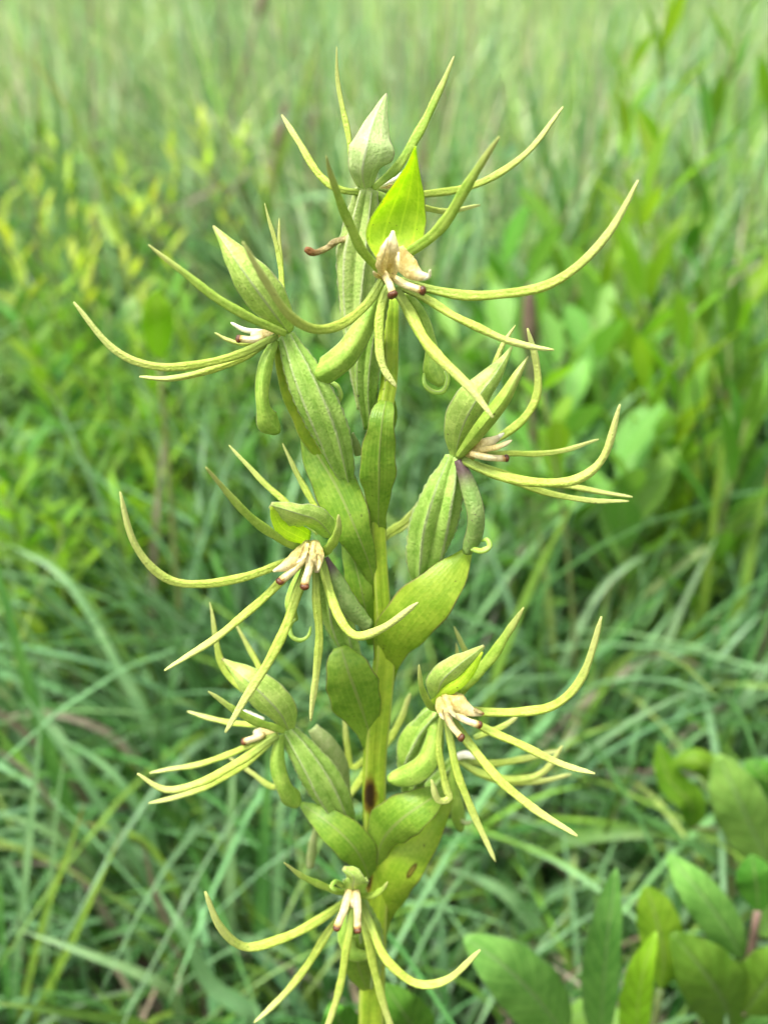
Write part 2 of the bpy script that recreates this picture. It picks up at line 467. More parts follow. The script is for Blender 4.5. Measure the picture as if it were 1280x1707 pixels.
def leaf_geo(C, WL, WR, N, cup, rib=0.0, wave=0.0, thick=0.0004, seed=0, power=2.0):
    """leaf shell along C; WL/WR half widths left/right of travel; N per-point facing; cup>0 bends the margins away from N"""
    rg = np.random.default_rng(seed)
    n = len(C)
    T = frames(C)
    ph = rg.uniform(0, 6.28, 4)
    rows = []
    uvs = []
    for i in range(n):
        t = T[i]
        a = N[i] - t * N[i].dot(t)
        a = a / (np.linalg.norm(a) + 1e-9)
        s = np.cross(t, a)
        row = []
        u = i / (n - 1)
        for v in VV:
            w = WL[i] if v < 0 else WR[i]
            wm = 0.5 * (WL[i] + WR[i])
            z = -cup[i] * wm * abs(v) ** power
            z += rib * wm * math.exp(-(v / 0.07) ** 2)
            side = 0 if v < 0 else 2
            z += wave * wm * abs(v) ** 2 * (math.sin(u * 17 + ph[side]) + 0.6 * math.sin(u * 37 + ph[side + 1])) * (0.3 + u)
            wx = w * (1 + (wave * 0.5 * math.sin(u * 29 + ph[side]) if abs(v) > 0.8 else 0))
            row.append((C[i] + s * v * wx + a * z, a))
            uvs.append((u, 0.5 + 0.5 * v))
        rows.append(row)
    m = len(VV)
    V, F = [], []
    for row in rows:
        for p, a in row:
            V.append(p)
    nf = len(V)
    for row in rows:
        for j, (p, a) in enumerate(row):
            V.append(p - a * thick * (0.35 + 0.65 * (1 - VV[j] ** 2)))
    UVs = uvs + uvs
    for i in range(n - 1):
        for j in range(m - 1):
            q = (i * m + j, i * m + j + 1, (i + 1) * m + j + 1, (i + 1) * m + j)
            F.append(q)
            F.append(tuple(nf + x for x in reversed(q)))
        for j, d in ((0, 1), (m - 1, -1)):
            q = (i * m + j, (i + 1) * m + j, nf + (i + 1) * m + j, nf + i * m + j)
            F.append(q if d == 1 else tuple(reversed(q)))
    for i, d in ((0, 1), (n - 1, -1)):
        for j in range(m - 1):
            q = (i * m + j, nf + i * m + j, nf + i * m + j + 1, i * m + j + 1)
            F.append(q if d == 1 else tuple(reversed(q)))
    return V, F, UVs

def rotvec(v, axis, ang):
    return np.array(Quaternion(Vector(axis), ang) @ Vector(v))

SEED = [100]

class Part:
    """builds pieces from photo pixels at depth Y0 (+ mm offsets) under one parent"""
    def __init__(self, parent, cx, cy, off=0.0):
        self.parent = parent
        self.Y = stem_y(cy) + off / 1000.0
        self.c = at(cx, cy, self.Y)[0]

    def pts(self, pts):
        P, S = [], []
        for p in pts:
            dy = p[2] if len(p) > 2 else 0.0
            q, s = at(p[0], p[1], self.Y + dy / 1000.0)
            P.append(tuple(q))
            S.append(s)
        return np.array(P), np.array(S)

    def arm(self, pts, w, name='lip_lobe', mat='arm', n=40, flat=0.65, prof=None, nseg=10):
        P, S = self.pts(pts)
        C = spline(P, n)
        s = np.interp(np.linspace(0, 1, n), np.linspace(0, 1, len(S)), S)
        u = np.linspace(0, 1, n)
        if prof is None:
            prof = [(0, .85), (.25, 1.0), (.6, .95), (.85, .74), (.95, .52), (1, .22)]
        pr = np.interp(u, [p[0] for p in prof], [p[1] for p in prof])
        SEED[0] += 1
        rg = np.random.default_rng(SEED[0])
        ph = rg.uniform(0, 6.28, 3)
        # slight living unevenness in line and girth
        T = frames(C)
        side = nrm(np.cross(T, np.array((0, -1, 0.3))))
        L = np.linalg.norm(np.diff(C, axis=0), axis=1).sum()
        C = C + side * ((np.sin(u * 8 + ph[0]) * 0.004 + np.sin(u * 19 + ph[1]) * 0.0012) * L * np.minimum(1, u * 4))[:, None]
        rad = 0.42 * w * s * pr * (1 + 0.07 * np.sin(u * 23 + ph[2]) + rg.uniform(-0.03, 0.03, n))
        V, F, U = tube_geo(C, rad, 14 if w > 10 else 10, flat=flat, jitter=0.06, groove=0.28 if w > 10 and mat in ('arm', 'petal') else 0.0, twist=rg.uniform(-1.2, 1.2))
        return obj(name, V, F, U, M[mat], self.parent)

    def leaf(self, pts, widths, name, mat, cup=0.4, roll=0.0, n=30, rib=0.0, wave=0.0, thick=0.0005, up=None, cupprof=None, power=2.0):
        P, S = self.pts(pts)
        C = spline(P, n)
        u = np.linspace(0, 1, n)
        s = np.interp(u, np.linspace(0, 1, len(S)), S)
        us = [w[0] for w in widths]
        WLp = spline([(w[0], w[1]) for w in widths], 80) if len(widths) > 2 else np.array([(w[0], w[1]) for w in widths])
        WRp = spline([(w[0], w[2] if len(w) > 2 else w[1]) for w in widths], 80) if len(widths) > 2 else np.array([(w[0], w[2] if len(w) > 2 else w[1]) for w in widths])
        WL = np.maximum(np.interp(u, WLp[:, 0], WLp[:, 1]), 0.3) * s
        WR = np.maximum(np.interp(u, WRp[:, 0], WRp[:, 1]), 0.3) * s
        T = frames(C)
        N = []
        for i in range(n):
            a = np.array(up) if up is not None else nrm(np.array(CAM) - C[i])
            a = a - T[i] * a.dot(T[i])
            a = nrm(a)
            if roll:
                a = rotvec(a, T[i], R(roll))
            N.append(a)
        SEED[0] += 1
        cp = np.full(n, cup) if cupprof is None else np.interp(u, [c[0] for c in cupprof], [c[1] for c in cupprof])
        V, F, U = leaf_geo(C, WL, WR, np.array(N), cp, rib, wave, thick, SEED[0], power)
        return obj(name, V, F, U, M[mat], self.parent)

    def ovary(self, pts, w, name='flower', mat='ovary', twist=1.2, prof=None, n=44, amp=0.42, parent=None, origin=None, flat=0.85):
        P, S = self.pts(pts)
        C = spline(P, n)
        u = np.linspace(0, 1, n)
        s = np.interp(u, np.linspace(0, 1, len(S)), S)
        if prof is None:
            prof = [(0, .3), (.12, .55), (.35, .95), (.6, 1.0), (.85, .7), (1, .4)]
        pp = spline(prof, 60)
        rad = 0.5 * w * s * np.interp(u, pp[:, 0], pp[:, 1])
        V, F, U = tube_geo(C, rad, 60, flat=flat, twist=twist, ridges=6, ridge_amp=amp, serr=0.10)
        return obj(name, V, F, U, M[mat], parent if parent is not None else self.parent, origin=origin)

    def canal(self, pts, w, tipw=None):
        """cream anther canal with a knobbly dark tip"""
        P, S = self.pts(pts)
        C = spline(P, 16)
        s = S.mean() * 0.74
        u = np.linspace(0, 1, 16)
        rad = 0.5 * w * s * np.interp(u, [0, .3, .7, .9, 1], [.9, 1.0, .85, .9, .9])
        V, F, U = tube_geo(C, rad, 10, jitter=0.12)
        o = obj('anther_canal', V, F, U, M['canal'], self.parent)
        d = nrm(C[-1] - C[-3])
        C2 = np.array([C[-1] - d * 0.15 * w * s + d * t for t in np.linspace(0, 0.6 * w * s, 7)])
        tw = (tipw or w * 1.05)
        V, F, U = tube_geo(C2, 0.5 * tw * s * np.array([.8, .95, 1.0, 1.0, .95, .85, .6]), 9, jitter=0.55)
        obj('anther_tip', V, F, U, M['pollen'], self.parent)
        return o

# ------------------------------------------------------------------ the ground
def build_ground():
    ys = np.concatenate([[-6, -2, -0.5], np.linspace(0, 3, 25), np.geomspace(3.3, 600, 26)])
    xs = np.concatenate([-np.geomspace(600, 2.2, 18), np.linspace(-2, 2, 33), np.geomspace(2.2, 600, 18)])
    V, F = [], []
    for y in ys:
        for x in xs:
            z = -0.004 + 0.006 * math.sin(x * 7.1 + y * 3.3) * math.sin(y * 6.7 - x * 2.1) - 0.01
            V.append((x, y, z))
    w = len(xs)
    for i in range(len(ys) - 1):
        for j in range(w - 1):
            F.append((i * w + j, i * w + j + 1, (i + 1) * w + j + 1, (i + 1) * w + j))
    me = make_mesh('ground', V, F, None, [M['ground']])
    o = bpy.data.objects.new('ground', me)
    col.objects.link(o)
    tag(o, 'dark damp meadow soil under the grass', None, kind='structure')
build_ground()

# ------------------------------------------------------------------ the orchid: stem, bracts, flowers (> sepals, petals, lip lobes, column)
base_pt = BASE
orchid = empty('orchid', base_pt, 'tall green orchid spike with spidery yellow-green flowers rising from the grass', 'orchid')

def build_stem():
    pix = [(651, 500, 34, 4), (650, 570, 34, 4), (648, 640, 34, 3), (634, 720, 34, 0), (629, 800, 33, 0), (630, 900, 34, 0), (636, 1000, 36, 0),
           (641, 1090, 44, 0), (632, 1170, 56, 0), (625, 1260, 52, 0), (624, 1350, 54, 0), (628, 1440, 58, 0), (624, 1540, 58, 0), (621, 1640, 58, 0), (620, 1710, 59, 0)]
    P, W = [], []
    for px, py, w, dy in pix:
        q, s = at(px, py, stem_y(py) + dy / 1000)
        P.append(tuple(q))
        W.append(0.46 * w * s)
    last = P[-1]
    for z in (0.12, 0.06, -0.02):
        t = (last[2] - z) / (last[2] + 0.02)
        P.append((last[0] * (1 - t) + base_pt.x * t, last[1] * (1 - t) + base_pt.y * t, z))
        W.append(W[14] * (1 + 0.1 * t))
    P = P[::-1]
    W = W[::-1]
    C = spline(np.hstack([np.array(P), np.array(W)[:, None]]), 110)
    V, F, U = tube_geo(C[:, :3], C[:, 3], 32, flat=0.8, twist=0.9, ridges=4, ridge_amp=0.30, nref=(0.3, -0.9, 0.2))
    return obj('stem', V, F, U, M['stem'], orchid, origin=base_pt)
stem = build_stem()

def bract(pts, widths, mat='bract', off=0, label=None, **kw):
    cy = sum(p[1] for p in pts) / len(pts)
    b = Part(orchid, pts[0][0], cy, off)
    o = b.leaf(pts, widths, 'bract', mat, **kw)
    if label:
        o['label'] = label
    return o

# bracts clasping the stem, top to bottom
bract([(631, 905, 2), (631, 860, 0), (632, 800, -4), (632, 764, -5), (637, 703, -5), (643, 668, -1)], [(0, 12, 12), (.22, 15, 14), (.4, 27, 22), (.58, 33, 29), (.8, 25, 23), (.94, 19, 17), (1, 11, 12)],
      'bract', -4, cup=0.16, rib=0.07, wave=0.10)
bract([(628, 1000, 1), (617, 945, -1), (592, 880, -3), (556, 802, 1), (505, 722, 7)], [(0, 8, 8), (.18, 14, 10), (.4, 31, 23), (.63, 40, 36), (.85, 30, 30), (1, 7, 7)], 'bract', -3, cup=0.23, rib=0.04, wave=0.07)
bract([(640, 1165, 1), (648, 1100, -1), (680, 1040, -6), (733, 975, -5), (788, 905, 2)], [(0, 12, 12), (.2, 22, 20), (.36, 42, 30), (.58, 47, 44), (.79, 31, 37), (.92, 12, 18), (1, 2, 2)],
      'bract_lit', -2, cup=0.18, wave=0.07, label='broad yellow-green bract with a brown margin')
bract([(626, 1262, 1), (612, 1210, 0), (596, 1162, -4), (580, 1118, -5), (568, 1078, -2)], [(0, 12, 12), (.25, 24, 22), (.48, 45, 36), (.68, 46, 43), (.87, 36, 34), (.96, 24, 20), (1, 12, 10)], 'bract', -4, cup=0.21, wave=0.07)
bract([(624, 1515, 1), (614, 1460, 0), (592, 1415, -4), (551, 1374, -3), (500, 1338, 3)], [(0, 12, 12), (.25, 14, 14), (.5, 27, 33), (.72, 29, 29), (.9, 17, 15), (1, 3, 3)], 'bract', -4, cup=0.20, wave=0.06)
bract([(626, 1455, 1), (636, 1405, -2), (664, 1370, -8), (700, 1343, -8), (742, 1316, -3)], [(0, 14, 14), (.24, 22, 18), (.45, 43, 31), (.66, 40, 36), (.88, 24, 26), (1, 5, 6)], 'bract', -4, cup=0.23, wave=0.06)
bract([(628, 1580, 1), (636, 1525, -1), (662, 1462, -4), (705, 1400, -1), (754, 1332, 4)], [(0, 14, 14), (.22, 20, 18), (.45, 42, 32), (.68, 40, 32), (.88, 22, 17), (1, 3, 3)],
      'bract_spot', -1, cup=0.23, wave=0.07, label='bright yellow-green bract with a brown spot')
bract([(612, 1650, 0), (600, 1620, -4), (594, 1590, -6), (592, 1560, -6)], [(0, 8, 8), (.4, 22, 22), (.8, 20, 20), (1, 12, 12)], 'bract', -6, cup=0.25)
bract([(621, 1075, 2), (606, 1000, -1), (592, 940, 1), (572, 880, 6)], [(0, 8, 8), (.3, 20, 17), (.6, 24, 19), (.9, 12, 10), (1, 2, 2)], 'bract', -1, cup=0.25, wave=0.06)
bract([(598, 760, 0), (592, 738, -1), (588, 722, -1)], [(0, 6, 6), (.5, 7, 7), (1, 2, 2)], 'bud', -1, cup=0.25)
bract([(648, 720, 2), (655, 690, 2), (657, 668, 2)], [(0, 8, 8), (.5, 7, 8), (1, 2, 2)], 'bract', 0, cup=0.20)

def flower(cx, cy, off, ov, w, mat='ovary', label=None, **kw):
    f = Part(orchid, cx, cy, off)
    o = f.ovary(ov, w, 'flower', mat, **kw)
    if label:
        o['label'] = label
    f.parent = o
    return f

UPROF = [(0, .75), (.2, .95), (.5, 1.0), (.8, .7), (.94, .4), (1, .15)]

# --- A: topmost flower, turned away, its grey hood seen from behind
f = flower(618, 318, 9, [(607, 680, -3), (597, 580, -2), (594, 490, 0), (599, 400, 1), (611, 316, 0)], 78, 'ovary_pale',
           'topmost flower turned away with a grey-green hood', twist=0.5,
           prof=[(0, .35), (.2, .55), (.45, .72), (.7, .95), (.85, .75), (1, .5)])
f.leaf([(609, 320, 0), (604, 287, -5), (609, 250, -6), (616, 219, -4), (628, 187, 0), (644, 155, 5)],
       [(0, 10, 14), (.2, 21, 32), (.42, 28, 51), (.6, 18, 40), (.8, 8, 22), (.93, 4, 9), (1, 1, 2)], 'dorsal_sepal', 'hood_grey', cup=0.55, rib=0.06, wave=0.05)
f.arm([(606, 322, 0), (566, 316, -2), (535, 294, 0), (502, 243, 4), (469, 192, 8)], 15, 'lip_lobe')
f.arm([(606, 318, 3), (590, 285, 6), (577, 210, 10), (565, 145, 12), (561, 78, 12)], 12, 'petal_lobe', prof=UPROF)
f.arm([(622, 314, 0), (662, 278, 2), (700, 215, 4), (733, 152, 6), (757, 94, 8)], 19, 'upper_petal', 'petal', flat=.5, prof=UPROF)
f.arm([(625, 318, 2), (690, 324, 8), (760, 318, 14), (822, 296, 16), (880, 250, 18), (938, 178, 20)], 15)
f.arm([(622, 324, 4), (690, 342, 10), (745, 353, 15), (800, 341, 18)], 13)
f.arm([(628, 312, 4), (650, 303, 6), (662, 297, 7), (671, 286, 7)], 10, 'stigma_arm', 'white', n=14)
f.arm([(628, 316, 5), (655, 312, 7), (680, 314, 8)], 13, 'column', 'cream', n=12)
f.leaf([(624, 322, 1), (640, 335, 1), (642, 362, 0), (632, 380, -1)], [(0, 6, 6), (.4, 11, 11), (1, 4, 4)], 'lateral_sepal', 'sepal', cup=.8, n=16)
f.arm([(590, 396, 0), (562, 402, 0), (545, 414, 0), (525, 421, -2), (509, 415, -3)], 15, 'withered_spur', 'wither', n=22,
      prof=[(0, .8), (.4, .9), (.7, .75), (.88, 1.1), (1, .7)])

# --- B: front top flower facing out, translucent hood
f = flower(652, 455, -12, [(617, 712, 14), (611, 640, 12), (618, 560, 10), (640, 478, 5)], 52, 'ovary',
           'upper flower facing outward with a hood tinted a glowing yellow-green', twist=0.4, prof=[(0, .5), (.3, .8), (.6, .9), (1, .5)])
f.leaf([(655, 440, 4), (657, 405, 7), (664, 370, 8), (674, 333, 7), (685, 288, 3), (692, 246, -3)],
       [(0, 28, 30), (.18, 50, 47), (.37, 42, 45), (.57, 29, 33), (.78, 13, 14), (.92, 6, 6), (1, 2, 2)], 'dorsal_sepal', 'hood_lit', cup=-0.5, wave=0.03, thick=0.0004)
f.arm([(634, 452, 2), (600, 412, -2), (574, 355, -6), (556, 302, -10), (544, 260, -13)], 20, 'upper_petal', 'petal', flat=.55, prof=UPROF)
f.arm([(676, 425, 2), (728, 385, -3), (772, 322, -8), (803, 272, -11), (832, 228, -14)], 24, 'upper_petal', 'petal', flat=.55, prof=UPROF)
f.arm([(668, 468, 2), (715, 482, 0), (770, 490, -3), (835, 489, -5), (905, 478, -6), (965, 444, -7), (1015, 390, -7), (1062, 300, -7)], 20)
f.arm([(640, 462, 2), (612, 508, -3), (570, 541, -10), (525, 548, -17), (480, 520, -23), (440, 465, -27), (403, 404, -30)], 20)
f.arm([(668, 478, 2), (715, 500, -2), (765, 532, -6), (830, 562, -8), (880, 576, -9), (923, 582, -10)], 17)
f.arm([(660, 482, 2), (682, 520, -3), (712, 572, -10), (755, 618, -16), (792, 658, -20), (821, 696, -23)], 23)
f.arm([(645, 480, 0), (633, 520, -3), (632, 572, -6), (640, 615, -8), (660, 645, -9)], 19)
f.leaf([(634, 478, 3), (605, 545, 0), (572, 596, -2), (530, 622, -1), (508, 616, 2)], [(0, 9, 9), (.35, 19, 18), (.7, 22, 24), (.9, 22, 20), (1, 8, 10)], 'lateral_sepal', 'sepal', cup=.75, wave=.03)
f.leaf([(676, 490, 5), (700, 530, 8), (718, 575, 8), (724, 615, 6), (738, 642, 5)], [(0, 8, 8), (.35, 14, 12), (.62, 11, 11), (.85, 22, 20), (1, 9, 9)], 'lateral_sepal', 'sepal', cup=.8)
f.arm([(741, 618, 4), (746, 632, 3), (738, 652, 2), (720, 652, 2), (707, 640, 2), (706, 622, 4)], 11, 'sepal_curl', 'sepal', n=20)
f.leaf([(642, 470, 1), (646, 440, -3), (650, 412, -4), (655, 384, -2)], [(0, 14, 15), (.4, 17, 22), (.75, 10, 15), (1, 2, 3)], 'column', 'cream', cup=.55, rib=.10, wave=.05, n=18)
f.leaf([(664, 412, -3), (676, 440, -4), (695, 458, -5), (716, 460, -6)], [(0, 8, 8), (.4, 18, 17), (.8, 8, 8), (1, 2, 2)], 'column_wing', 'cream', cup=.5, n=18, wave=.05)
f.arm([(695, 466, -4), (706, 464, -5), (715, 460, -6), (717, 449, -7)], 9, 'stigma_arm', 'white', n=14)
f.canal([(640, 456, -3), (647, 468, -5), (652, 482, -7), (654, 490, -8)], 19, 25)
f.canal([(652, 460, -3), (670, 472, -5), (690, 480, -7), (703, 484, -8)], 19, 22)
f.arm([(545, 636, 6), (560, 642, 4), (568, 658, 3), (560, 675, 3), (552, 664, 4)], 10, 'sepal_curl', 'sepal', n=18)

f.leaf([(640, 462, -4), (634, 440, -6), (640, 415, -6), (648, 395, -4)], [(0, 5, 5), (.4, 8, 5), (.8, 5, 4), (1, 1, 1)], 'column_fold', 'cream', cup=.6, wave=.3, n=16)
f.leaf([(652, 465, -5), (660, 440, -7), (664, 420, -6)], [(0, 4, 4), (.5, 5, 6), (1, 2, 2)], 'column_fold', 'cream', cup=-.6, wave=.3, n=14)
f.arm([(632, 462, -2), (626, 458, -4), (622, 452, -5)], 9, 'stigma_arm', 'cream', n=10)

# --- C: left flower in side view
f = flower(474, 556, -8, [(581, 806, 2), (552, 722, -1), (517, 648, -2), (476, 560, 0)], 71, 'ovary', 'upper flower with a pointed pale hood and broad ribbed ovary',
           prof=[(0, .3), (.2, .72), (.5, 1.0), (.78, .85), (.93, .55), (1, .45)], twist=0.6)
f.leaf([(482, 556, 0), (455, 520, -5), (420, 472, -7), (385, 422, -5), (355, 376, 0)], [(0, 8, 12), (.2, 27, 30), (.45, 34, 36), (.7, 23, 24), (.88, 9, 11), (1, 2, 2)],
       'dorsal_sepal', 'hood', cup=.6, rib=.05, wave=.04, roll=-12)
f.arm([(476, 556, -3), (422, 532, -7), (370, 504, -9), (310, 456, -10), (248, 408, -10)], 19, 'upper_petal', 'petal', flat=.6, prof=UPROF)
f.arm([(462, 560, -2), (400, 591, -7), (330, 608, -10), (255, 608, -11), (190, 582, -11), (122, 505, -10)], 17)
f.arm([(462, 562, 0), (395, 600, 0), (335, 622, 2), (285, 632, 3), (233, 627, 4)], 15)
f.arm([(476, 540, 5), (470, 480, 10), (464, 420, 13), (441, 339, 14)], 11, 'petal_lobe', prof=UPROF)
f.arm([(477, 540, 6), (470, 480, 12), (467, 420, 16), (466, 364, 17)], 11, 'petal_lobe', prof=UPROF)
f.arm([(455, 560, 4), (410, 573, 6), (380, 566, 7), (358, 555, 7)], 10)
f.arm([(462, 556, 1), (430, 553, 3), (405, 549, 3), (385, 538, 3)], 12, 'stigma_arm', 'white', n=16)
f.leaf([(468, 556, 1), (450, 560, 0), (432, 560, 0), (418, 556, 1)], [(0, 10, 8), (.5, 14, 12), (1, 5, 5)], 'column', 'cream', cup=.6, n=14)
f.canal([(440, 562, -1), (425, 566, -1), (410, 566, 0), (400, 565, 0)], 19, 19)
f.leaf([(460, 566, -2), (443, 605, -5), (437, 655, -7), (446, 700, -7), (466, 722, -5)], [(0, 7, 7), (.3, 14, 12), (.65, 11, 12), (.87, 22, 20), (1, 8, 10)], 'lateral_sepal', 'sepal', cup=.8, rib=.05)
f.arm([(464, 575, 3), (478, 640, 4), (505, 710, 4), (548, 782, 4)], 34, 'spur', 'spur', prof=[(0, .5), (.3, .9), (.7, 1), (1, .7)], n=26)

# --- D: right flower in side view
f = flower(758, 758, -5, [(698, 972, 2), (716, 895, 0), (738, 825, -2), (757, 762, 0)], 82, 'ovary', 'flower with an upright pointed hood above a broad bract',
           prof=[(0, .3), (.2, .78), (.5, 1.0), (.78, .8), (.93, .5), (1, .4)], twist=-0.6)
f.leaf([(757, 768, 0), (770, 715, -6), (795, 665, -9), (828, 620, -7), (853, 578, -3)], [(0, 6, 8), (.25, 27, 18), (.5, 34, 24), (.75, 20, 17), (.9, 8, 8), (1, 2, 2)],
       'dorsal_sepal', 'hood', cup=.6, rib=.05, wave=.04, roll=10)
f.leaf([(760, 764, -4), (800, 715, -10), (838, 668, -12), (862, 625, -11), (880, 594, -9)], [(0, 5, 8), (.3, 12, 13), (.6, 14, 12), (.85, 8, 7), (1, 1, 1)], 'upper_petal', 'petal', cup=.8, rib=.05)
f.arm([(790, 700, 6), (818, 628, 10), (838, 575, 12), (858, 542, 13)], 14, 'petal_lobe', prof=UPROF)
f.arm([(795, 750, 3), (835, 728, 6), (873, 697, 9), (894, 655, 11), (894, 605, 12), (880, 547, 12)], 17)
f.arm([(790, 756, 4), (850, 757, 7), (920, 754, 9), (998, 733, 11)], 12)
f.arm([(766, 764, -3), (838, 795, -9), (910, 806, -12), (965, 799, -13), (1005, 760, -13), (1032, 674, -13)], 20)
f.arm([(772, 768, -1), (850, 802, 0), (920, 824, 1), (985, 833, 2), (1048, 836, 3)], 13)
f.arm([(790, 772, 3), (880, 800, 6), (960, 814, 8), (1054, 828, 9)], 13)
f.leaf([(772, 762, -3), (795, 750, -6), (815, 738, -6), (832, 728, -4)], [(0, 9, 10), (.5, 14, 13), (1, 4, 5)], 'column', 'cream', cup=.6, n=14, wave=.06)
f.canal([(785, 756, -6), (810, 762, -8), (830, 764, -8), (842, 764, -8)], 17, 18)
f.arm([(800, 750, -7), (825, 746, -9), (842, 740, -9), (853, 734, -9)], 12, 'stigma_arm', 'cream', n=14)
f.arm([(800, 742, -4), (822, 734, -3), (840, 722, -2)], 11, 'stigma_arm', 'white', n=14)
f.leaf([(764, 766, -4), (780, 810, -7), (792, 855, -9), (790, 895, -8), (776, 925, -5)], [(0, 9, 8), (.3, 15, 14), (.6, 15, 14), (.85, 12, 16), (1, 8, 9)], 'lateral_sepal', 'sepal_purple', cup=.7)
f.arm([(786, 915, -6), (802, 918, -9), (816, 911, -9), (811, 899, -8), (802, 902, -7)], 12, 'sepal_curl', 'sepal', n=18)

# --- E: left flower facing outward, drooping hood
f = flower(515, 922, -14, [(592, 1100, 8), (568, 1045, 8), (552, 990, 6), (532, 932, 2)], 54, 'ovary', 'flower facing outward with a drooping brown-tipped hood',
           prof=[(0, .5), (.3, .9), (.6, 1), (1, .6)])
f.leaf([(556, 896, 4), (530, 868, -3), (495, 855, -7), (452, 842, -9)], [(0, 16, 5), (.25, 30, 16), (.55, 34, 16), (.8, 28, 10), (1, 8, 4)], 'dorsal_sepal', 'hood', cup=.55, rib=.05, wave=.07, roll=-25)
f.leaf([(515, 905, 1), (492, 895, -4), (468, 880, -7), (452, 845, -9)], [(0, 8, 20), (.4, 12, 24), (.8, 8, 16), (1, 2, 4)], 'hood_margin', 'hood_lit', cup=.3, wave=.05, n=18)
f.arm([(512, 918, 0), (452, 890, -8), (408, 853, -13), (370, 808, -16), (343, 779, -18)], 19, 'upper_petal', 'petal', flat=.55, prof=UPROF)
f.arm([(535, 925, 0), (553, 908, -4), (563, 885, -7), (564, 858, -8)], 20, 'upper_petal', 'petal', flat=.6, prof=UPROF, n=20)
f.arm([(530, 890, 6), (478, 838, 10), (430, 795, 13), (382, 742, 15)], 13, 'petal_lobe', prof=UPROF)
f.arm([(548, 890, 6), (535, 860, 9), (500, 800, 12), (472, 739, 14)], 13, 'petal_lobe', prof=UPROF)
f.arm([(510, 926, 0), (465, 942, -8), (405, 964, -13), (340, 975, -16), (278, 963, -18), (228, 910, -19), (200, 820, -19)], 18)
f.arm([(506, 935, 0), (458, 980, -9), (400, 1030, -15), (340, 1078, -19), (275, 1118, -22)], 17)
f.arm([(512, 940, 0), (495, 990, -6), (468, 1062, -12), (425, 1140, -16), (376, 1221, -20)], 20)
f.arm([(526, 938, 0), (528, 990, -5), (531, 1060, -8), (526, 1130, -10), (519, 1202, -12)], 17)
f.arm([(534, 928, 0), (546, 970, -6), (564, 1025, -12), (592, 1060, -16), (635, 1050, -18), (696, 1004, -20)], 19)
f.leaf([(518, 902, -2), (500, 925, -7), (478, 942, -10), (456, 952, -12)], [(0, 10, 8), (.35, 17, 13), (.7, 10, 9), (1, 2, 2)], 'column', 'cream', cup=.5, wave=.07, n=18)
f.leaf([(522, 900, -3), (528, 930, -8), (528, 955, -9)], [(0, 9, 9), (.5, 13, 8), (1, 4, 4)], 'column_wing', 'cream', cup=.5, wave=.07, n=14)
f.canal([(508, 930, -6), (490, 950, -9), (476, 962, -11), (468, 968, -12)], 20, 19)
f.canal([(516, 915, -8), (516, 945, -10), (510, 965, -12), (508, 976, -13)], 21, 22)
f.leaf([(542, 930, 1), (560, 968, -1), (582, 1010, -2), (618, 1046, 0)], [(0, 6, 6), (.35, 15, 13), (.7, 17, 15), (1, 10, 12)], 'lateral_sepal', 'sepal_purple', cup=.7, wave=.05)
f.leaf([(508, 946, 3), (492, 985, 2), (485, 1012, 1), (494, 1036, 2)], [(0, 8, 8), (.5, 14, 12), (1, 5, 5)], 'lateral_sepal', 'sepal', cup=.7, n=18)
f.arm([(492, 1030, 2), (484, 1044, 2), (486, 1060, 1), (500, 1068, 1), (514, 1060, 2), (518, 1044, 3)], 9, 'sepal_curl', 'sepal', n=24)

f.leaf([(512, 905, -8), (505, 925, -10), (494, 938, -11)], [(0, 4, 4), (.5, 6, 5), (1, 2, 2)], 'column_fold', 'cream', cup=-.6, wave=.35, n=14)
f.leaf([(524, 902, -8), (522, 925, -11), (532, 948, -11)], [(0, 4, 4), (.5, 5, 6), (1, 2, 2)], 'column_fold', 'cream', cup=.7, wave=.35, n=14)
f.arm([(528, 925, -9), (533, 938, -11), (530, 952, -12)], 9, 'stigma_arm', 'cream', n=10)

# --- F: lower left flower in side view
f = flower(474, 1216, -6, [(582, 1374, 3), (550, 1320, 0), (514, 1266, -1), (478, 1218, 0)], 66, 'ovary', 'lower flower with a smooth hood turned towards the tall grass',
           prof=[(0, .3), (.2, .75), (.5, 1.0), (.8, .75), (1, .45)], twist=0.6)
f.leaf([(484, 1222, 0), (466, 1188, -5), (430, 1150, -6), (398, 1122, -4), (370, 1098, 2)], [(0, 8, 9), (.22, 24, 26), (.48, 30, 30), (.74, 19, 20), (.9, 7, 8), (1, 2, 2)],
       'dorsal_sepal', 'hood', cup=.6, rib=.05, roll=-12)
f.arm([(474, 1218, -3), (432, 1205, -7), (390, 1182, -10), (347, 1153, -11)], 17, 'upper_petal', 'petal', flat=.6, prof=UPROF)
f.arm([(440, 1170, 6), (400, 1145, 8), (368, 1100, 10), (350, 1004, 12)], 14, 'petal_lobe', prof=UPROF)
f.arm([(460, 1180, 8), (440, 1130, 10), (416, 1082, 13), (393, 1038, 14)], 13, 'petal_lobe', prof=UPROF)
f.arm([(450, 1210, 4), (400, 1206, 6), (355, 1199, 8), (313, 1186, 10)], 12)
f.arm([(462, 1224, 0), (405, 1248, 0), (330, 1274, 0), (250, 1289, 0)], 13)
f.arm([(462, 1226, -3), (400, 1268, -8), (340, 1303, -10), (280, 1317, -11), (230, 1289, -11)], 17)
f.arm([(462, 1228, 0), (400, 1280, -2), (330, 1318, -2), (248, 1338, -2)], 13)
f.arm([(470, 1240, 10), (462, 1310, 12), (420, 1288, 14), (380, 1262, 15)], 12)
f.leaf([(462, 1218, 1), (440, 1222, 1), (422, 1222, 2)], [(0, 10, 10), (.5, 13, 13), (1, 5, 5)], 'column', 'cream', cup=.6, n=12)
f.canal([(440, 1224, 0), (426, 1230, 0), (414, 1234, 0), (408, 1236, 0)], 17, 17)
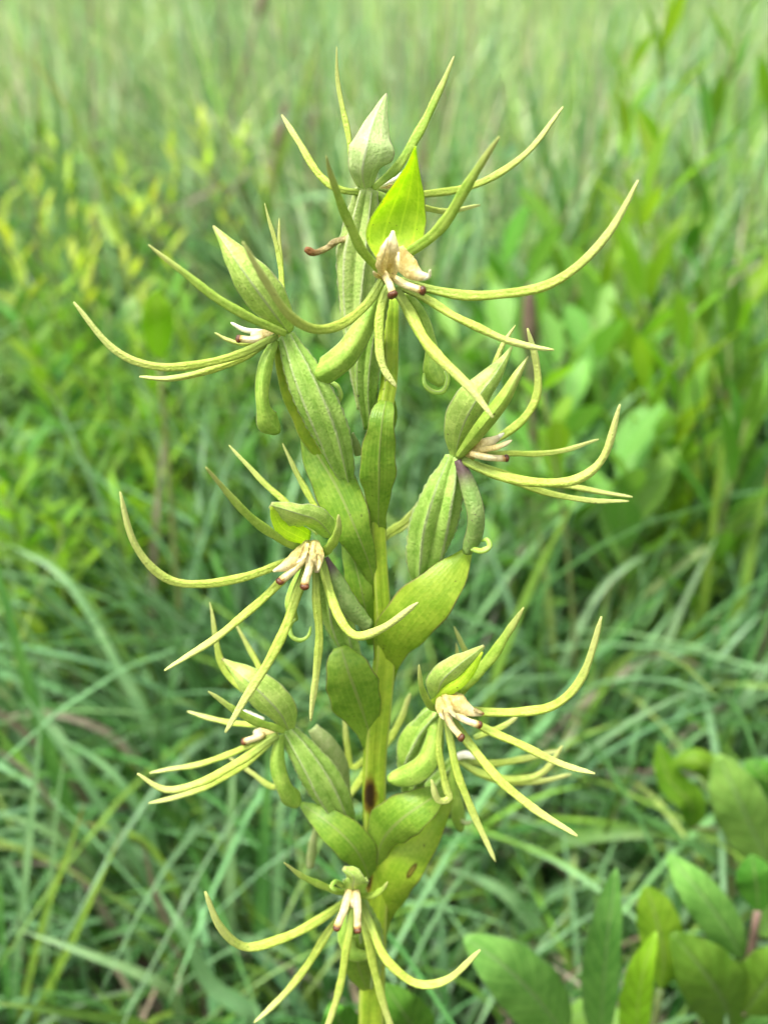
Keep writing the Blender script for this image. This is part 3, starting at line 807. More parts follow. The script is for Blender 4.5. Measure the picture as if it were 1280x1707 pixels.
f.arm([(440, 1200, 2), (420, 1192, 3), (406, 1184, 3)], 11, 'stigma_arm', 'white', n=12)
f.leaf([(466, 1226, -3), (462, 1275, -6), (475, 1315, -7), (497, 1346, -5)], [(0, 7, 7), (.35, 14, 12), (.7, 14, 13), (.9, 18, 16), (1, 12, 10)], 'lateral_sepal', 'sepal', cup=.8, rib=.05)
f.leaf([(575, 1330, 6), (560, 1280, 5), (542, 1240, 5), (522, 1214, 6)], [(0, 12, 12), (.4, 24, 22), (.75, 20, 17), (1, 9, 9)], 'lateral_sepal', 'bud', cup=.7)

# --- G: lower right flower facing outward
f = flower(742, 1178, -12, [(684, 1326, 8), (690, 1272, 6), (704, 1222, 4), (728, 1184, 2)], 62, 'ovary', 'lower flower facing outward above a rounded bract',
           prof=[(0, .5), (.3, .9), (.6, 1), (1, .6)])
f.leaf([(728, 1172, 2), (735, 1138, -5), (765, 1108, -8), (806, 1077, -9)], [(0, 9, 12), (.3, 20, 28), (.6, 20, 24), (.85, 9, 14), (1, 2, 3)], 'dorsal_sepal', 'hood', cup=.6, rib=.05, wave=.05, roll=15)
f.leaf([(718, 1172, 2), (745, 1152, -6), (775, 1130, -8), (803, 1088, -9)], [(0, 4, 6), (.4, 9, 10), (.8, 7, 8), (1, 2, 2)], 'hood_margin', 'hood_lit', cup=.5, n=18)
f.arm([(740, 1186, 0), (716, 1176, -4), (703, 1145, -7), (698, 1108, -8)], 15, 'upper_petal', 'petal', flat=.6, prof=UPROF, n=22)
f.arm([(752, 1166, 2), (785, 1132, -2), (822, 1090, -4), (850, 1050, -5), (873, 1013, -6)], 24, 'upper_petal', 'petal', flat=.45, prof=UPROF)
f.arm([(768, 1160, 8), (790, 1120, 11), (775, 1085, 13), (757, 1044, 14)], 14, 'petal_lobe', prof=UPROF)
f.arm([(764, 1150, 8), (765, 1112, 11), (760, 1072, 12)], 11, 'petal_lobe', prof=UPROF)
f.arm([(752, 1180, 0), (805, 1187, -5), (870, 1188, -8), (925, 1175, -10), (970, 1125, -11), (1003, 1028, -12)], 19)
f.arm([(754, 1186, 0), (808, 1213, -6), (870, 1242, -10), (935, 1275, -12), (991, 1289, -14)], 17)
f.arm([(748, 1190, 0), (785, 1245, -8), (832, 1298, -14), (890, 1348, -18), (961, 1395, -22)], 19)
f.arm([(742, 1190, 0), (752, 1240, -5), (768, 1305, -9), (795, 1372, -12), (827, 1436, -15)], 16)
f.arm([(736, 1190, 1), (732, 1245, -3), (742, 1310, -6), (748, 1330, -7), (730, 1332, -8), (718, 1300, -8)], 15, 'lip_lobe', prof=[(0, .8), (.5, .95), (.75, 1.0), (.9, .8), (1, .3)])
f.arm([(790, 1230, 9), (835, 1212, 11), (863, 1194, 13)], 13)
f.leaf([(742, 1152, -4), (756, 1168, -8), (780, 1184, -9), (804, 1192, -9)], [(0, 12, 13), (.4, 18, 17), (.75, 9, 9), (1, 2, 2)], 'column', 'cream', cup=.5, wave=.07, n=18)
f.leaf([(736, 1160, -3), (740, 1182, -7), (752, 1202, -8)], [(0, 10, 10), (.5, 10, 13), (1, 4, 4)], 'column_wing', 'cream', cup=.5, wave=.07, n=14)
f.canal([(752, 1186, -7), (775, 1200, -10), (790, 1206, -11), (797, 1208, -11)], 18, 18)
f.canal([(742, 1192, -7), (754, 1212, -9), (764, 1224, -10), (768, 1229, -11)], 17, 19)
f.leaf([(724, 1186, 2), (722, 1235, -2), (700, 1275, -4), (646, 1302, -2)], [(0, 8, 10), (.35, 20, 14), (.7, 26, 14), (.92, 18, 12), (1, 6, 8)], 'lateral_sepal', 'sepal', cup=.7)
f.leaf([(708, 1300, 4), (690, 1262, 2), (694, 1222, 2), (716, 1190, 3)], [(0, 14, 14), (.5, 28, 22), (1, 6, 6)], 'lateral_sepal', 'sepal', cup=.5, n=20)

f.leaf([(740, 1158, -7), (748, 1180, -10), (760, 1196, -11)], [(0, 4, 4), (.5, 6, 5), (1, 2, 2)], 'column_fold', 'cream', cup=-.6, wave=.35, n=14)
f.arm([(736, 1180, -6), (734, 1190, -9), (740, 1200, -10)], 9, 'stigma_arm', 'cream', n=10)
f.arm([(790, 1182, -9), (800, 1188, -10), (807, 1190, -10)], 8, 'stigma_arm', 'wither', n=10)

# --- H: flower behind the stem on the right, only its lobes and spur show
f = flower(762, 1262, 16, [(672, 1420, -8), (700, 1360, -4), (730, 1310, 0), (760, 1264, 0)], 44, 'ovary', 'flower half hidden behind the lower one')
f.arm([(764, 1262, 0), (800, 1272, 0), (860, 1268, 2), (935, 1250, 4)], 14)
f.arm([(764, 1266, -1), (800, 1288, -4), (860, 1300, -6), (905, 1288, -6), (936, 1243, -6)], 16)
f.arm([(764, 1268, 0), (820, 1298, 0), (890, 1304, 1), (952, 1290, 2)], 13)
f.arm([(762, 1262, -1), (775, 1258, -2), (800, 1262, -3)], 16, 'column', 'white', n=12)
f.leaf([(758, 1268, -2), (756, 1310, -4), (762, 1350, -5), (768, 1388, -4)], [(0, 6, 6), (.4, 10, 10), (.85, 12, 12), (1, 5, 5)], 'lateral_sepal', 'sepal', cup=.8, n=18)
f.arm([(768, 1366, -4), (778, 1372, -5), (786, 1368, -5)], 10, 'sepal_curl', 'bud', n=12)

# --- J: flower turned away behind the stem, lobes show on both sides
f = flower(622, 1262, 18, [(624, 1420, -14), (622, 1360, -6), (620, 1310, 0), (622, 1262, 0)], 30, 'ovary', 'flower hidden behind the stem with lobes showing either side')
f.arm([(626, 1262, 0), (645, 1240, 2), (665, 1205, 4), (684, 1156, 6)], 14)
f.arm([(618, 1258, 0), (588, 1278, 1), (578, 1240, 2), (574, 1190, 3)], 13)
f.arm([(618, 1270, 0), (600, 1302, -2), (578, 1330, -3), (560, 1345, -3)], 15)
f.arm([(624, 1264, 0), (632, 1240, 1), (640, 1215, 2)], 12, 'petal_lobe')
# --- K: flower turned away behind the upper stem
f = flower(634, 900, 16, [(636, 1040, -12), (630, 985, -6), (628, 940, 0), (632, 902, 0)], 36, 'ovary', 'flower hidden behind the upper stem with two lobes showing')
f.arm([(636, 898, 0), (652, 884, 0), (675, 868, 1), (702, 838, 2)], 15)
f.arm([(636, 902, 2), (655, 888, 4), (672, 880, 5), (690, 866, 6)], 13)

# --- I: lowest flower facing out
f = flower(588, 1496, -14, [(618, 1640, 8), (612, 1590, 7), (602, 1545, 4), (592, 1500, 2)], 66, 'ovary', 'lowest flower with a crumpled torn hood',
           prof=[(0, .4), (.3, .8), (.6, 1), (1, .6)])
f.leaf([(592, 1500, 2), (588, 1478, -4), (590, 1462, -6), (572, 1448, -6)], [(0, 12, 20), (.4, 18, 28), (.75, 12, 18), (1, 3, 5)], 'dorsal_sepal', 'hood', cup=.5, wave=.22, n=20)
f.arm([(578, 1490, 0), (545, 1480, -5), (510, 1464, -9), (474, 1438, -12)], 14, 'upper_petal', 'petal', flat=.5, prof=UPROF)
f.arm([(600, 1494, 0), (622, 1492, -3), (638, 1482, -5), (646, 1470, -6)], 13, 'upper_petal', 'petal', flat=.6, prof=UPROF, n=18)
f.arm([(572, 1478, -2), (560, 1470, -6), (552, 1478, -8), (562, 1486, -8)], 11, 'sepal_curl', 'sepal', n=16)
f.canal([(582, 1486, -3), (574, 1515, -8), (566, 1535, -10), (562, 1545, -11)], 20, 18)
f.canal([(594, 1486, -3), (596, 1515, -8), (596, 1540, -10), (596, 1549, -11)], 19, 18)
f.leaf([(586, 1482, -2), (588, 1500, -6), (587, 1514, -7)], [(0, 9, 9), (.5, 10, 10), (1, 3, 3)], 'column', 'cream', cup=.5, wave=.07, n=12)
f.arm([(580, 1500, 0), (530, 1534, -8), (470, 1565, -13), (410, 1580, -16), (368, 1545, -18), (344, 1486, -18)], 19)
f.arm([(582, 1508, 0), (545, 1558, -7), (500, 1625, -11), (455, 1678, -14), (424, 1705, -16)], 16)
f.arm([(588, 1510, 0), (580, 1570, -6), (568, 1640, -9), (552, 1690, -11), (536, 1740, -13)], 16)
f.arm([(598, 1508, 0), (610, 1560, -6), (628, 1630, -9), (645, 1690, -11), (660, 1745, -13)], 17)
f.arm([(600, 1502, 0), (620, 1550, -7), (648, 1602, -12), (695, 1640, -15), (750, 1632, -16), (799, 1583, -17)], 18)
f.leaf([(580, 1520, 2), (576, 1560, -1), (590, 1590, -3), (620, 1592, -2)], [(0, 8, 8), (.5, 14, 14), (1, 7, 7)], 'lateral_sepal', 'sepal', cup=.7, n=18)
f.leaf([(604, 1512, 2), (618, 1550, 0), (628, 1580, 0), (618, 1600, 0)], [(0, 8, 8), (.5, 13, 13), (1, 6, 6)], 'lateral_sepal', 'sepal', cup=.7, n=18)

# club-ended spur of a spent flower hanging beside the stem
f = Part(orchid, 540, 1370, 10)
f.arm([(605, 1395, -4), (560, 1375, 0), (532, 1372, 2), (522, 1400, 2), (518, 1446, 2)], 21, 'spur', 'bud', prof=[(0, .5), (.4, .5), (.6, .6), (.85, 1.0), (1, .6)])
# strap leaves at the foot of the orchid, below the picture
for a, l in ((0.5, 0.16), (2.6, 0.15), (4.4, 0.17)):
    d = np.array((math.cos(a), math.sin(a) * 0.6 + 0.4, 0.0))
    b0 = np.array(base_pt) + np.array((0, 0, 0.03))
    C = spline([b0, b0 + d * l * 0.3 + np.array((0, 0, 0.04)), b0 + d * l * 0.7 + np.array((0, 0, 0.045)), b0 + d * l + np.array((0, 0, 0.02))], 20)
    W = 0.016 * np.interp(np.linspace(0, 1, 20), [0, .3, .7, 1], [.5, 1, .8, .03])
    V, F, U = leaf_geo(C, W, W, np.tile(np.array((0, 0, 1.0)), (20, 1)), np.full(20, .25), 0.0, 0.04, 0.0005, 5)
    obj('basal_leaf', V, F, U, M['bract'], orchid)
# ------------------------------------------------------------------ meadow: named grass tufts, forbs and broad-leaved plants
def blade_obj(parent, C, w, mat, face, name='blade', fold=0.25, prof=None, n=18):
    """one grass blade along world points C (folded along its midrib)"""
    C = spline(C, n)
    u = np.linspace(0, 1, n)
    if prof is None:
        prof = [(0, .7), (.25, 1), (.6, .85), (.85, .45), (1, .02)]
    W = 0.5 * w * np.interp(u, [p[0] for p in prof], [p[1] for p in prof])
    T = frames(C)
    V, F, U = [], [], []
    vs = (-1, -0.5, 0, 0.5, 1)
    for i in range(n):
        a = np.array(face, dtype=float)
        a = nrm(a - T[i] * a.dot(T[i]))
        s = np.cross(T[i], a)
        for v in vs:
            V.append(C[i] + s * v * W[i] + a * (abs(v) * fold * W[i]))
            U.append((u[i], 0.5 + 0.5 * v))
    m = len(vs)
    for i in range(n - 1):
        for j in range(m - 1):
            F.append((i * m + j, i * m + j + 1, (i + 1) * m + j + 1, (i + 1) * m + j))
    return obj(name, V, F, U, M[mat], parent, origin=C[0])

def ptuft(base, blades, label, group=None):
    """grass tuft whose listed blades follow given (px,py,Y) waypoints; every blade is rooted at the tuft's base"""
    bp = at(base[0], base[1], base[2])[0]
    root = Vector((bp.x, base[2], -0.005))
    t = empty('grass_tuft', root, label, 'grass', group)
    for pts, w, mat in blades:
        P = []
        Ws = []
        for p in pts:
            q, s = at(*p)
            P.append(tuple(q))
            Ws.append(s)
        r = (root.x + random.uniform(-.012, .012), root.y + random.uniform(-.012, .012), -0.005)
        q0 = P[0]
        # carry the blade on down to its root
        if q0[2] > 0.02:
            P = [r, ((r[0] * .45 + q0[0] * .55), (r[1] * .45 + q0[1] * .55), q0[2] * 0.5)] + P
        d = np.array(P[-1]) - np.array(P[0])
        face = nrm(np.array((random.uniform(-.4, .4), -0.8, 0.55)))
        blade_obj(t, P, w * np.mean(Ws), mat, face)
    return t

ptuft((330, 1690, 0.50), [
    ([(150, 1430, .47), (60, 1180, .46), (0, 965, .46), (-40, 840, .47)], 26, 'blade'),
    ([(300, 1330, .50), (200, 1110, .52), (110, 965, .54), (10, 905, .56)], 24, 'blade_blue'),
    ([(360, 1500, .48), (280, 1260, .52), (180, 1050, .55), (70, 930, .58), (-30, 940, .6)], 22, 'blade'),
    ([(200, 1480, .46), (110, 1370, .44), (30, 1320, .43), (-40, 1330, .42)], 24, 'blade_blue'),
    ([(250, 1500, .47), (150, 1440, .46), (60, 1300, .45), (-20, 1240, .46)], 20, 'blade_dry'),
    ([(380, 1560, .48), (330, 1400, .49), (230, 1330, .48), (100, 1290, .47), (-20, 1300, .46)], 22, 'blade'),
    ([(300, 1420, .50), (215, 1250, .5), (90, 1190, .5), (-30, 1200, .5)], 18, 'blade_dry'),
], 'big grass tuft with long blades arching outward and one dry blade')
ptuft((60, 1740, 0.40), [
    ([(25, 1650, .39), (45, 1450, .385), (66, 1230, .39), (72, 1118, .39)], 17, 'blade_blue'),
    ([(40, 1670, .385), (78, 1520, .38), (115, 1420, .38), (142, 1335, .38)], 14, 'blade_lime'),
    ([(60, 1690, .385), (110, 1590, .38), (165, 1470, .38), (206, 1383, .38)], 14, 'blade_lime'),
    ([(20, 1690, .385), (5, 1560, .38), (0, 1480, .38), (-12, 1420, .38)], 13, 'blade'),
    ([(70, 1640, .4), (84, 1500, .4), (95, 1350, .4), (110, 1250, .41)], 15, 'blade_blue'),
], 'sparse tuft of straight upright blades, two with brown tips')
ptuft((400, 1720, 0.43), [
    ([(385, 1590, .42), (383, 1450, .42), (386, 1330, .42), (396, 1240, .43)], 22, 'blade_blue'),
    ([(432, 1600, .42), (440, 1430, .42), (446, 1310, .42), (452, 1210, .43)], 26, 'blade'),
    ([(455, 1600, .42), (462, 1450, .42), (468, 1350, .42), (480, 1250, .43)], 20, 'blade_blue'),
    ([(360, 1690, .4), (310, 1610, .39), (262, 1500, .385), (238, 1400, .38)], 18, 'blade_dry'),
    ([(420, 1700, .4), (350, 1640, .39), (290, 1560, .38), (182, 1498, .375)], 20, 'blade'),
    ([(330, 1700, .4), (318, 1620, .39), (325, 1540, .39), (328, 1485, .39)], 14, 'blade'),
    ([(500, 1620, .45), (540, 1500, .46), (560, 1420, .47), (570, 1330, .48)], 18, 'blade'),
], 'tuft of broad upright blades standing close behind the orchid')
ptuft((240, 1760, 0.38), [
    ([(300, 1690, .37), (270, 1640, .36), (150, 1590, .36), (20, 1545, .37)], 22, 'blade_blue'),
    ([(430, 1700, .36), (350, 1640, .36), (310, 1560, .36), (262, 1480, .37)], 36, 'blade_blue'),
    ([(240, 1707, .33), (130, 1690, .31), (30, 1675, .30), (-60, 1668, .3)], 26, 'blade'),
], 'low tuft with wide pale blades lying flat over the ground')
ptuft((880, 1730, 0.44), [
    ([(960, 1640, .42), (895, 1545, .42), (830, 1480, .42), (735, 1442, .43)], 28, 'blade_blue'),
    ([(970, 1660, .42), (950, 1570, .43), (910, 1500, .44), (850, 1470, .45)], 20, 'blade'),
    ([(760, 1650, .44), (768, 1540, .44), (776, 1440, .44), (790, 1330, .45)], 22, 'blade_blue'),
    ([(715, 1660, .44), (704, 1560, .44), (700, 1480, .44), (690, 1390, .45)], 24, 'blade_blue'),
    ([(840, 1560, .46), (790, 1470, .47), (745, 1430, .48), (700, 1430, .49)], 14, 'blade_dry'),
    ([(900, 1600, .46), (960, 1500, .47), (1010, 1430, .48), (1030, 1400, .48)], 16, 'blade'),
], 'tuft with two bent-over blades beside the broad-leaved plants')
ptuft((200, 1760, 0.46), [
    ([(240, 1600, .45), (170, 1480, .44), (90, 1390, .43), (-20, 1350, .43)], 22, 'blade_blue'),
    ([(260, 1580, .45), (260, 1430, .45), (200, 1300, .45), (90, 1220, .46)], 20, 'blade_blue'),
    ([(290, 1600, .45), (330, 1450, .45), (330, 1330, .45), (300, 1230, .46)], 18, 'blade'),
    ([(220, 1600, .45), (140, 1540, .43), (50, 1500, .42), (-40, 1510, .42)], 20, 'blade'),
    ([(300, 1600, .45), (240, 1460, .44), (140, 1300, .44), (20, 1130, .45)], 18, 'blade_blue'),
    ([(330, 1620, .45), (300, 1500, .44), (240, 1400, .44), (130, 1370, .44)], 16, 'blade_lime'),
    ([(270, 1620, .45), (200, 1560, .43), (120, 1450, .43), (10, 1440, .43)], 16, 'blade_dry'),
], 'wide spraying tuft of pale blue-green blades around the straight upright blades')
ptuft((1010, 1640, 0.56), [
    ([(1000, 1400, .55), (1010, 1240, .55), (1050, 1110, .55), (1130, 1010, .56)], 16, 'blade_blue'),
    ([(980, 1400, .55), (930, 1250, .55), (900, 1120, .55), (910, 980, .56)], 16, 'blade'),
    ([(1020, 1400, .55), (1060, 1280, .55), (1110, 1180, .55), (1180, 1130, .56)], 15, 'blade_blue'),
    ([(990, 1400, .55), (970, 1240, .55), (985, 1100, .55), (1020, 960, .56)], 14, 'blade_lime'),
    ([(970, 1410, .55), (890, 1330, .54), (830, 1290, .54), (770, 1300, .54)], 15, 'blade_blue'),
    ([(1000, 1420, .55), (1090, 1330, .54), (1180, 1290, .54), (1260, 1310, .54)], 14, 'blade'),
], 'fan-shaped tuft of thin pale blades beside the lower flower facing outward')
ptuft((840, 1720, 0.50), [
    ([(860, 1440, .46), (960, 1395, .45), (1100, 1385, .44), (1230, 1405, .44), (1330, 1430, .44)], 30, 'blade'),
    ([(880, 1500, .46), (960, 1470, .46), (1080, 1455, .46), (1180, 1478, .46)], 20, 'blade_blue'),
    ([(860, 1490, .48), (930, 1260, .52), (1010, 1140, .54), (1110, 1090, .56), (1205, 1135, .56)], 14, 'blade_dry'),
    ([(800, 1480, .49), (880, 1250, .55), (990, 1000, .60), (1090, 920, .62), (1200, 905, .64)], 16, 'blade_blue'),
    ([(830, 1500, .49), (900, 1200, .55), (985, 1090, .58), (1100, 1000, .62), (1260, 940, .66)], 15, 'blade'),
    ([(840, 1480, .49), (870, 1300, .52), (960, 1180, .53), (1080, 1100, .54)], 13, 'blade_dry'),
], 'tuft of long blades sweeping sideways over the seedlings, two of them dry')
ptuft((1130, 1640, 0.62), [
    ([(1130, 1290, .6), (1170, 1000, .6), (1195, 800, .61), (1215, 640, .62)], 22, 'blade_lime'),
    ([(1160, 1290, .6), (1225, 1030, .6), (1265, 860, .61), (1290, 760, .62)], 26, 'blade_lime'),
    ([(1110, 1300, .6), (1120, 1100, .6), (1110, 960, .61), (1118, 860, .62)], 13, 'blade'),
    ([(1080, 1300, .6), (1060, 1120, .6), (1070, 980, .61), (1062, 900, .62)], 12, 'blade_blue'),
    ([(1060, 1320, .6), (1000, 1180, .6), (975, 1080, .61), (960, 1020, .62)], 13, 'blade'),
], 'tuft with two tall broad lime blades among the forbs')
ptuft((560, 1640, 0.60), [
    ([(590, 1300, .6), (470, 1100, .62), (430, 1000, .63), (400, 850, .64)], 18, 'blade_blue'),
    ([(540, 1300, .6), (520, 1120, .62), (470, 960, .64), (450, 830, .66)], 22, 'blade_blue'),
    ([(510, 1300, .6), (410, 1080, .6), (370, 960, .6), (330, 870, .62)], 20, 'blade'),
    ([(560, 1300, .6), (540, 1150, .62), (520, 1000, .64), (545, 900, .66)], 20, 'blade_blue'),
    ([(480, 1310, .6), (400, 1200, .6), (350, 1120, .6), (230, 1070, .62)], 16, 'blade_blue'),
], 'dense blue-green tuft rising behind the orchid stem')

ptuft((120, 700, 1.0), [
    ([(105, 330, .98), (98, 200, .96), (80, 90, .95), (55, -10, .95)], 22, 'blade_blue'),
    ([(140, 330, .98), (210, 430, .94), (150, 250, .92), (80, 130, .92), (20, 75, .93)], 18, 'blade_lime'),
    ([(130, 330, .98), (120, 190, .95), (150, 90, .95), (200, 30, .95)], 18, 'blade'),
    ([(100, 350, .98), (40, 240, .95), (10, 190, .95), (-30, 170, .95)], 20, 'blade_blue'),
], 'tall slender tuft with curving blades rising above the bushy forbs')
ptuft((450, 640, 1.15), [
    ([(440, 380, 1.12), (470, 260, 1.1), (510, 150, 1.1), (530, 70, 1.1)], 22, 'blade_lime'),
    ([(430, 380, 1.12), (380, 310, 1.1), (300, 345, 1.08), (250, 350, 1.08)], 18, 'blade_dry'),
    ([(440, 400, 1.12), (500, 330, 1.1), (560, 330, 1.08), (430, 330, 1.05)], 16, 'blade_blue'),
    ([(420, 380, 1.12), (415, 280, 1.1), (460, 200, 1.1), (540, 180, 1.1)], 18, 'blade_blue'),
    ([(410, 400, 1.12), (370, 350, 1.1), (400, 300, 1.1), (460, 240, 1.1)], 16, 'blade_dry'),
    ([(450, 380, 1.12), (480, 240, 1.1), (500, 100, 1.1), (560, 10, 1.1)], 16, 'blade_blue'),
], 'loose tuft of slanting blades, two of them dry, behind the top flowers')
ptuft((960, 760, 1.1), [
    ([(960, 400, 1.08), (965, 250, 1.06), (968, 130, 1.06), (950, 20, 1.06)], 20, 'blade_blue'),
    ([(950, 400, 1.08), (910, 260, 1.06), (880, 150, 1.06), (860, 40, 1.06)], 18, 'blade'),
    ([(980, 400, 1.08), (1030, 250, 1.06), (1110, 130, 1.06), (1180, 200, 1.05), (1185, 330, 1.05)], 16, 'blade_blue'),
    ([(970, 420, 1.08), (1000, 280, 1.06), (1020, 160, 1.06), (1050, 60, 1.06)], 20, 'blade_lime'),
    ([(940, 420, 1.08), (860, 300, 1.06), (810, 220, 1.06), (760, 190, 1.06)], 16, 'blade_blue'),
    ([(955, 430, 1.08), (900, 330, 1.06), (850, 190, 1.06), (840, 90, 1.06)], 14, 'blade_lime'),
], 'tall grass tuft with mixed pale blades between the lime forbs and the top flower')

# scattered procedural tufts (each blade its own part, shared meshes)
BL = {}
def blade_proto(kind, k):
    key = (kind, k)
    if key in BL:
        return BL[key]
    rg = random.Random(k * 13 + len(kind))
    lean = (0.15, 0.3, 0.5, 0.75)[k % 4] * rg.uniform(.8, 1.2)
    n = 12
    u = np.linspace(0, 1, n)
    C = np.stack([lean * u ** 1.8, 0.03 * np.sin(u * 5 + k), u - 0.45 * lean * u ** 3], axis=1)
    T = frames(C)
    W = 0.5 * np.interp(u, [0, .25, .6, .85, 1], [.7, 1, .85, .45, .02])
    V, F, U = [], [], []
    for i in range(n):
        a = nrm(np.array((1.0, 0, -0.3)) - T[i] * np.dot(T[i], (1.0, 0, -0.3)))
        s = np.cross(T[i], a)
        for v in (-1, 0, 1):
            V.append(C[i] + (s * v + a * abs(v) * -0.25) * W[i] * 0.016)
            U.append((u[i], .5 + .5 * v))
    for i in range(n - 1):
        for j in range(2):
            F.append((i * 3 + j, i * 3 + j + 1, i * 3 + 4 + j, i * 3 + 3 + j))
    BL[key] = make_mesh('blade', V, F, U, [M[kind]])
    return BL[key]

def rtuft(x, y, h, nb, mats, label, group, seed):
    rg = random.Random(seed)
    t = empty('grass_tuft', (x, y, -0.005), label, 'grass', group)
    for b in range(nb):
        me = blade_proto(rg.choice(mats), rg.randrange(8))
        o = bpy.data.objects.new('blade', me)
        col.objects.link(o)
        o.parent = t
        a = rg.uniform(0, 6.28)
        o.location = (rg.gauss(0, .012), rg.gauss(0, .012), 0)
        hh = h * rg.uniform(.6, 1.1)
        o.rotation_euler = (rg.uniform(-.12, .12), rg.uniform(-.1, .15), a)
        o.scale = (hh, hh * rg.uniform(.8, 1.6), hh)
    return t
k = 0
for i in range(34):
    y = random.uniform(.48, 1.0)
    side = random.choice((-1, 1))
    x = random.uniform(-0.42, 0.42) * y * 1.0
    h = random.uniform(.75, 1.0) * np.interp(y, [.45, .7, 1.0], [.17, .25, .32])
    rtuft(x, y, h, 13, ['blade', 'blade_blue', 'blade_blue', 'blade', 'blade_dry'] if i % 2 else ['blade', 'blade_blue', 'blade'],
          'small tuft of mixed green and dry grass blades in the meadow' if i % 2 else 'small tuft of all-green grass blades in the meadow',
          'small mixed grass tufts' if i % 2 else 'small green grass tufts', 500 + i)

# ---- leaves for forbs
LM = {}
def leaf_proto(shape, mat):
    key = (shape, mat)
    if key in LM:
        return LM[key]
    prof, cup, bend, nseg = {
        'lance': ([(0, .06), (.2, .6), (.45, 1), (.7, .72), (.9, .28), (1, .02)], -.35, .25, 9),
        'oblong': ([(0, .08), (.15, .5), (.4, .95), (.65, 1), (.88, .6), (1, .04)], -.3, .15, 10),
        'needle': ([(0, .3), (.3, 1), (.7, .8), (1, .03)], -.3, .2, 6),
    }[shape]
    asp = {'lance': .12, 'oblong': .2, 'needle': .065}[shape]
    n = nseg
    u = np.linspace(0, 1, n)
    V, F, U = [], [], []
    W = asp * np.interp(u, [p[0] for p in prof], [p[1] for p in prof])
    vs = (-1, -.5, 0, .5, 1)
    for i in range(n):
        for v in vs:
            V.append((u[i], v * W[i], -bend * u[i] ** 2 * .6 - cup * W[i] * abs(v) ** 1.3))
            U.append((u[i], .5 + .5 * v))
    m = len(vs)
    for i in range(n - 1):
        for j in range(m - 1):
            F.append((i * m + j, (i + 1) * m + j, (i + 1) * m + j + 1, i * m + j + 1))
    LM[key] = make_mesh('leaf', V, F, U, [M[mat]])
    return LM[key]

def stem_mesh(h, r0, bendx, bendy, mat):
    u = np.linspace(0, 1, 10)
    C = np.stack([bendx * u ** 2, bendy * u ** 2, h * u], axis=1)
    V, F, U = tube_geo(C, r0 * (1 - .65 * u), 7, nref=(0.3, -1, 0.1))
    return make_mesh('stem', V, F, U, [M[mat]]), C

def forb(tip, label, group, shape='lance', mat='leaf_lime', nl=18, ll=0.06, up=45, seed=0, tipmat=None, start=.25, name='forb', cat='plant', r0=.0022):
    """upright leafy forb whose tip is at world point tip; each leaf a part"""
    rg = random.Random(seed)
    h = max(tip.z, .05)
    bx, by = rg.uniform(-.06, .06) * h / .4, rg.uniform(-.05, .05) * h / .4
    t = empty(name, (tip.x - bx, tip.y - by, -0.004), label, cat, group)
    me, C = stem_mesh(h, r0, bx, by, 'forb_stem')
    s = bpy.data.objects.new('stem', me)
    col.objects.link(s)
    s.parent = t
    ang = rg.uniform(0, 6.28)
    for i in range(nl):
        f = start + (1 - start) * (i / (nl - 1)) ** .9
        mt = tipmat if (tipmat and f > .82) else mat
        o = bpy.data.objects.new('leaf', leaf_proto(shape, mt))
        col.objects.link(o)
        o.parent = t
        ang += 2.4 + rg.uniform(-.4, .4)
        o.location = (np.interp(f, np.linspace(0, 1, 10), C[:, 0]), np.interp(f, np.linspace(0, 1, 10), C[:, 1]), h * f)
        el = R(up + 25 * (f - .5) + rg.uniform(-14, 14))
        L = ll * rg.uniform(.75, 1.2) * (1.1 - .45 * max(0, f - .5) * 2)
        o.rotation_euler = (rg.uniform(-.4, .4), -el, ang)
        o.scale = (L, L * rg.uniform(.85, 1.2), L)
    return t

lab_right = 'tall upright forb with long lime lance-shaped leaves'
for i, (px, py, Y, ll) in enumerate([(1110, -30, .86, .07), (1050, 120, 1.0, .065), (1235, 40, .82, .066), (1280, 180, .9, .066), (1075, 330, .74, .075), (1175, 380, .8, .075),
                                     (1262, 460, .72, .075), (1140, 540, .66, .07), (1245, 690, .6, .07), (1075, 640, .66, .07), (1010, 470, .85, .075), (1215, 560, .7, .075)]):
    forb(at(px, py, Y)[0], lab_right if (i + 1) % 3 else 'tall upright forb with long deep-green lance-shaped leaves', 'tall lime forbs' if (i + 1) % 3 else 'tall deep-green forbs', 'lance', 'leaf_lime' if (i + 1) % 3 else 'leaf_mid', 17, ll, 58, 40 + i)
lab_left = 'bushy forb with lime leaves below yellow shoot tips'
for i, (px, py, Y) in enumerate([(330, 190, 1.25), (100, 250, 1.05), (205, 290, 1.05), (400, 235, 1.3), (290, 250, 1.15), (55, 300, .95), (150, 360, .95), (250, 340, 1.0), (20, 400, .85),
                                 (360, 320, 1.1), (120, 430, .85), (210, 440, .9), (-20, 260, 1.0), (450, 300, 1.25)]):
    forb(at(px, py, Y)[0], lab_left if i % 2 else 'bushy forb with deep-green leaves below yellow shoot tips', 'bushy lime forbs with yellow tips' if i % 2 else 'bushy deep-green forbs with yellow tips', 'lance', 'leaf_lime' if i % 2 else 'leaf_mid', 26, .042, 48, 80 + i, 'leaf_yellow', .2)
lab_mid = 'low leafy forb with plain lance-shaped leaves'
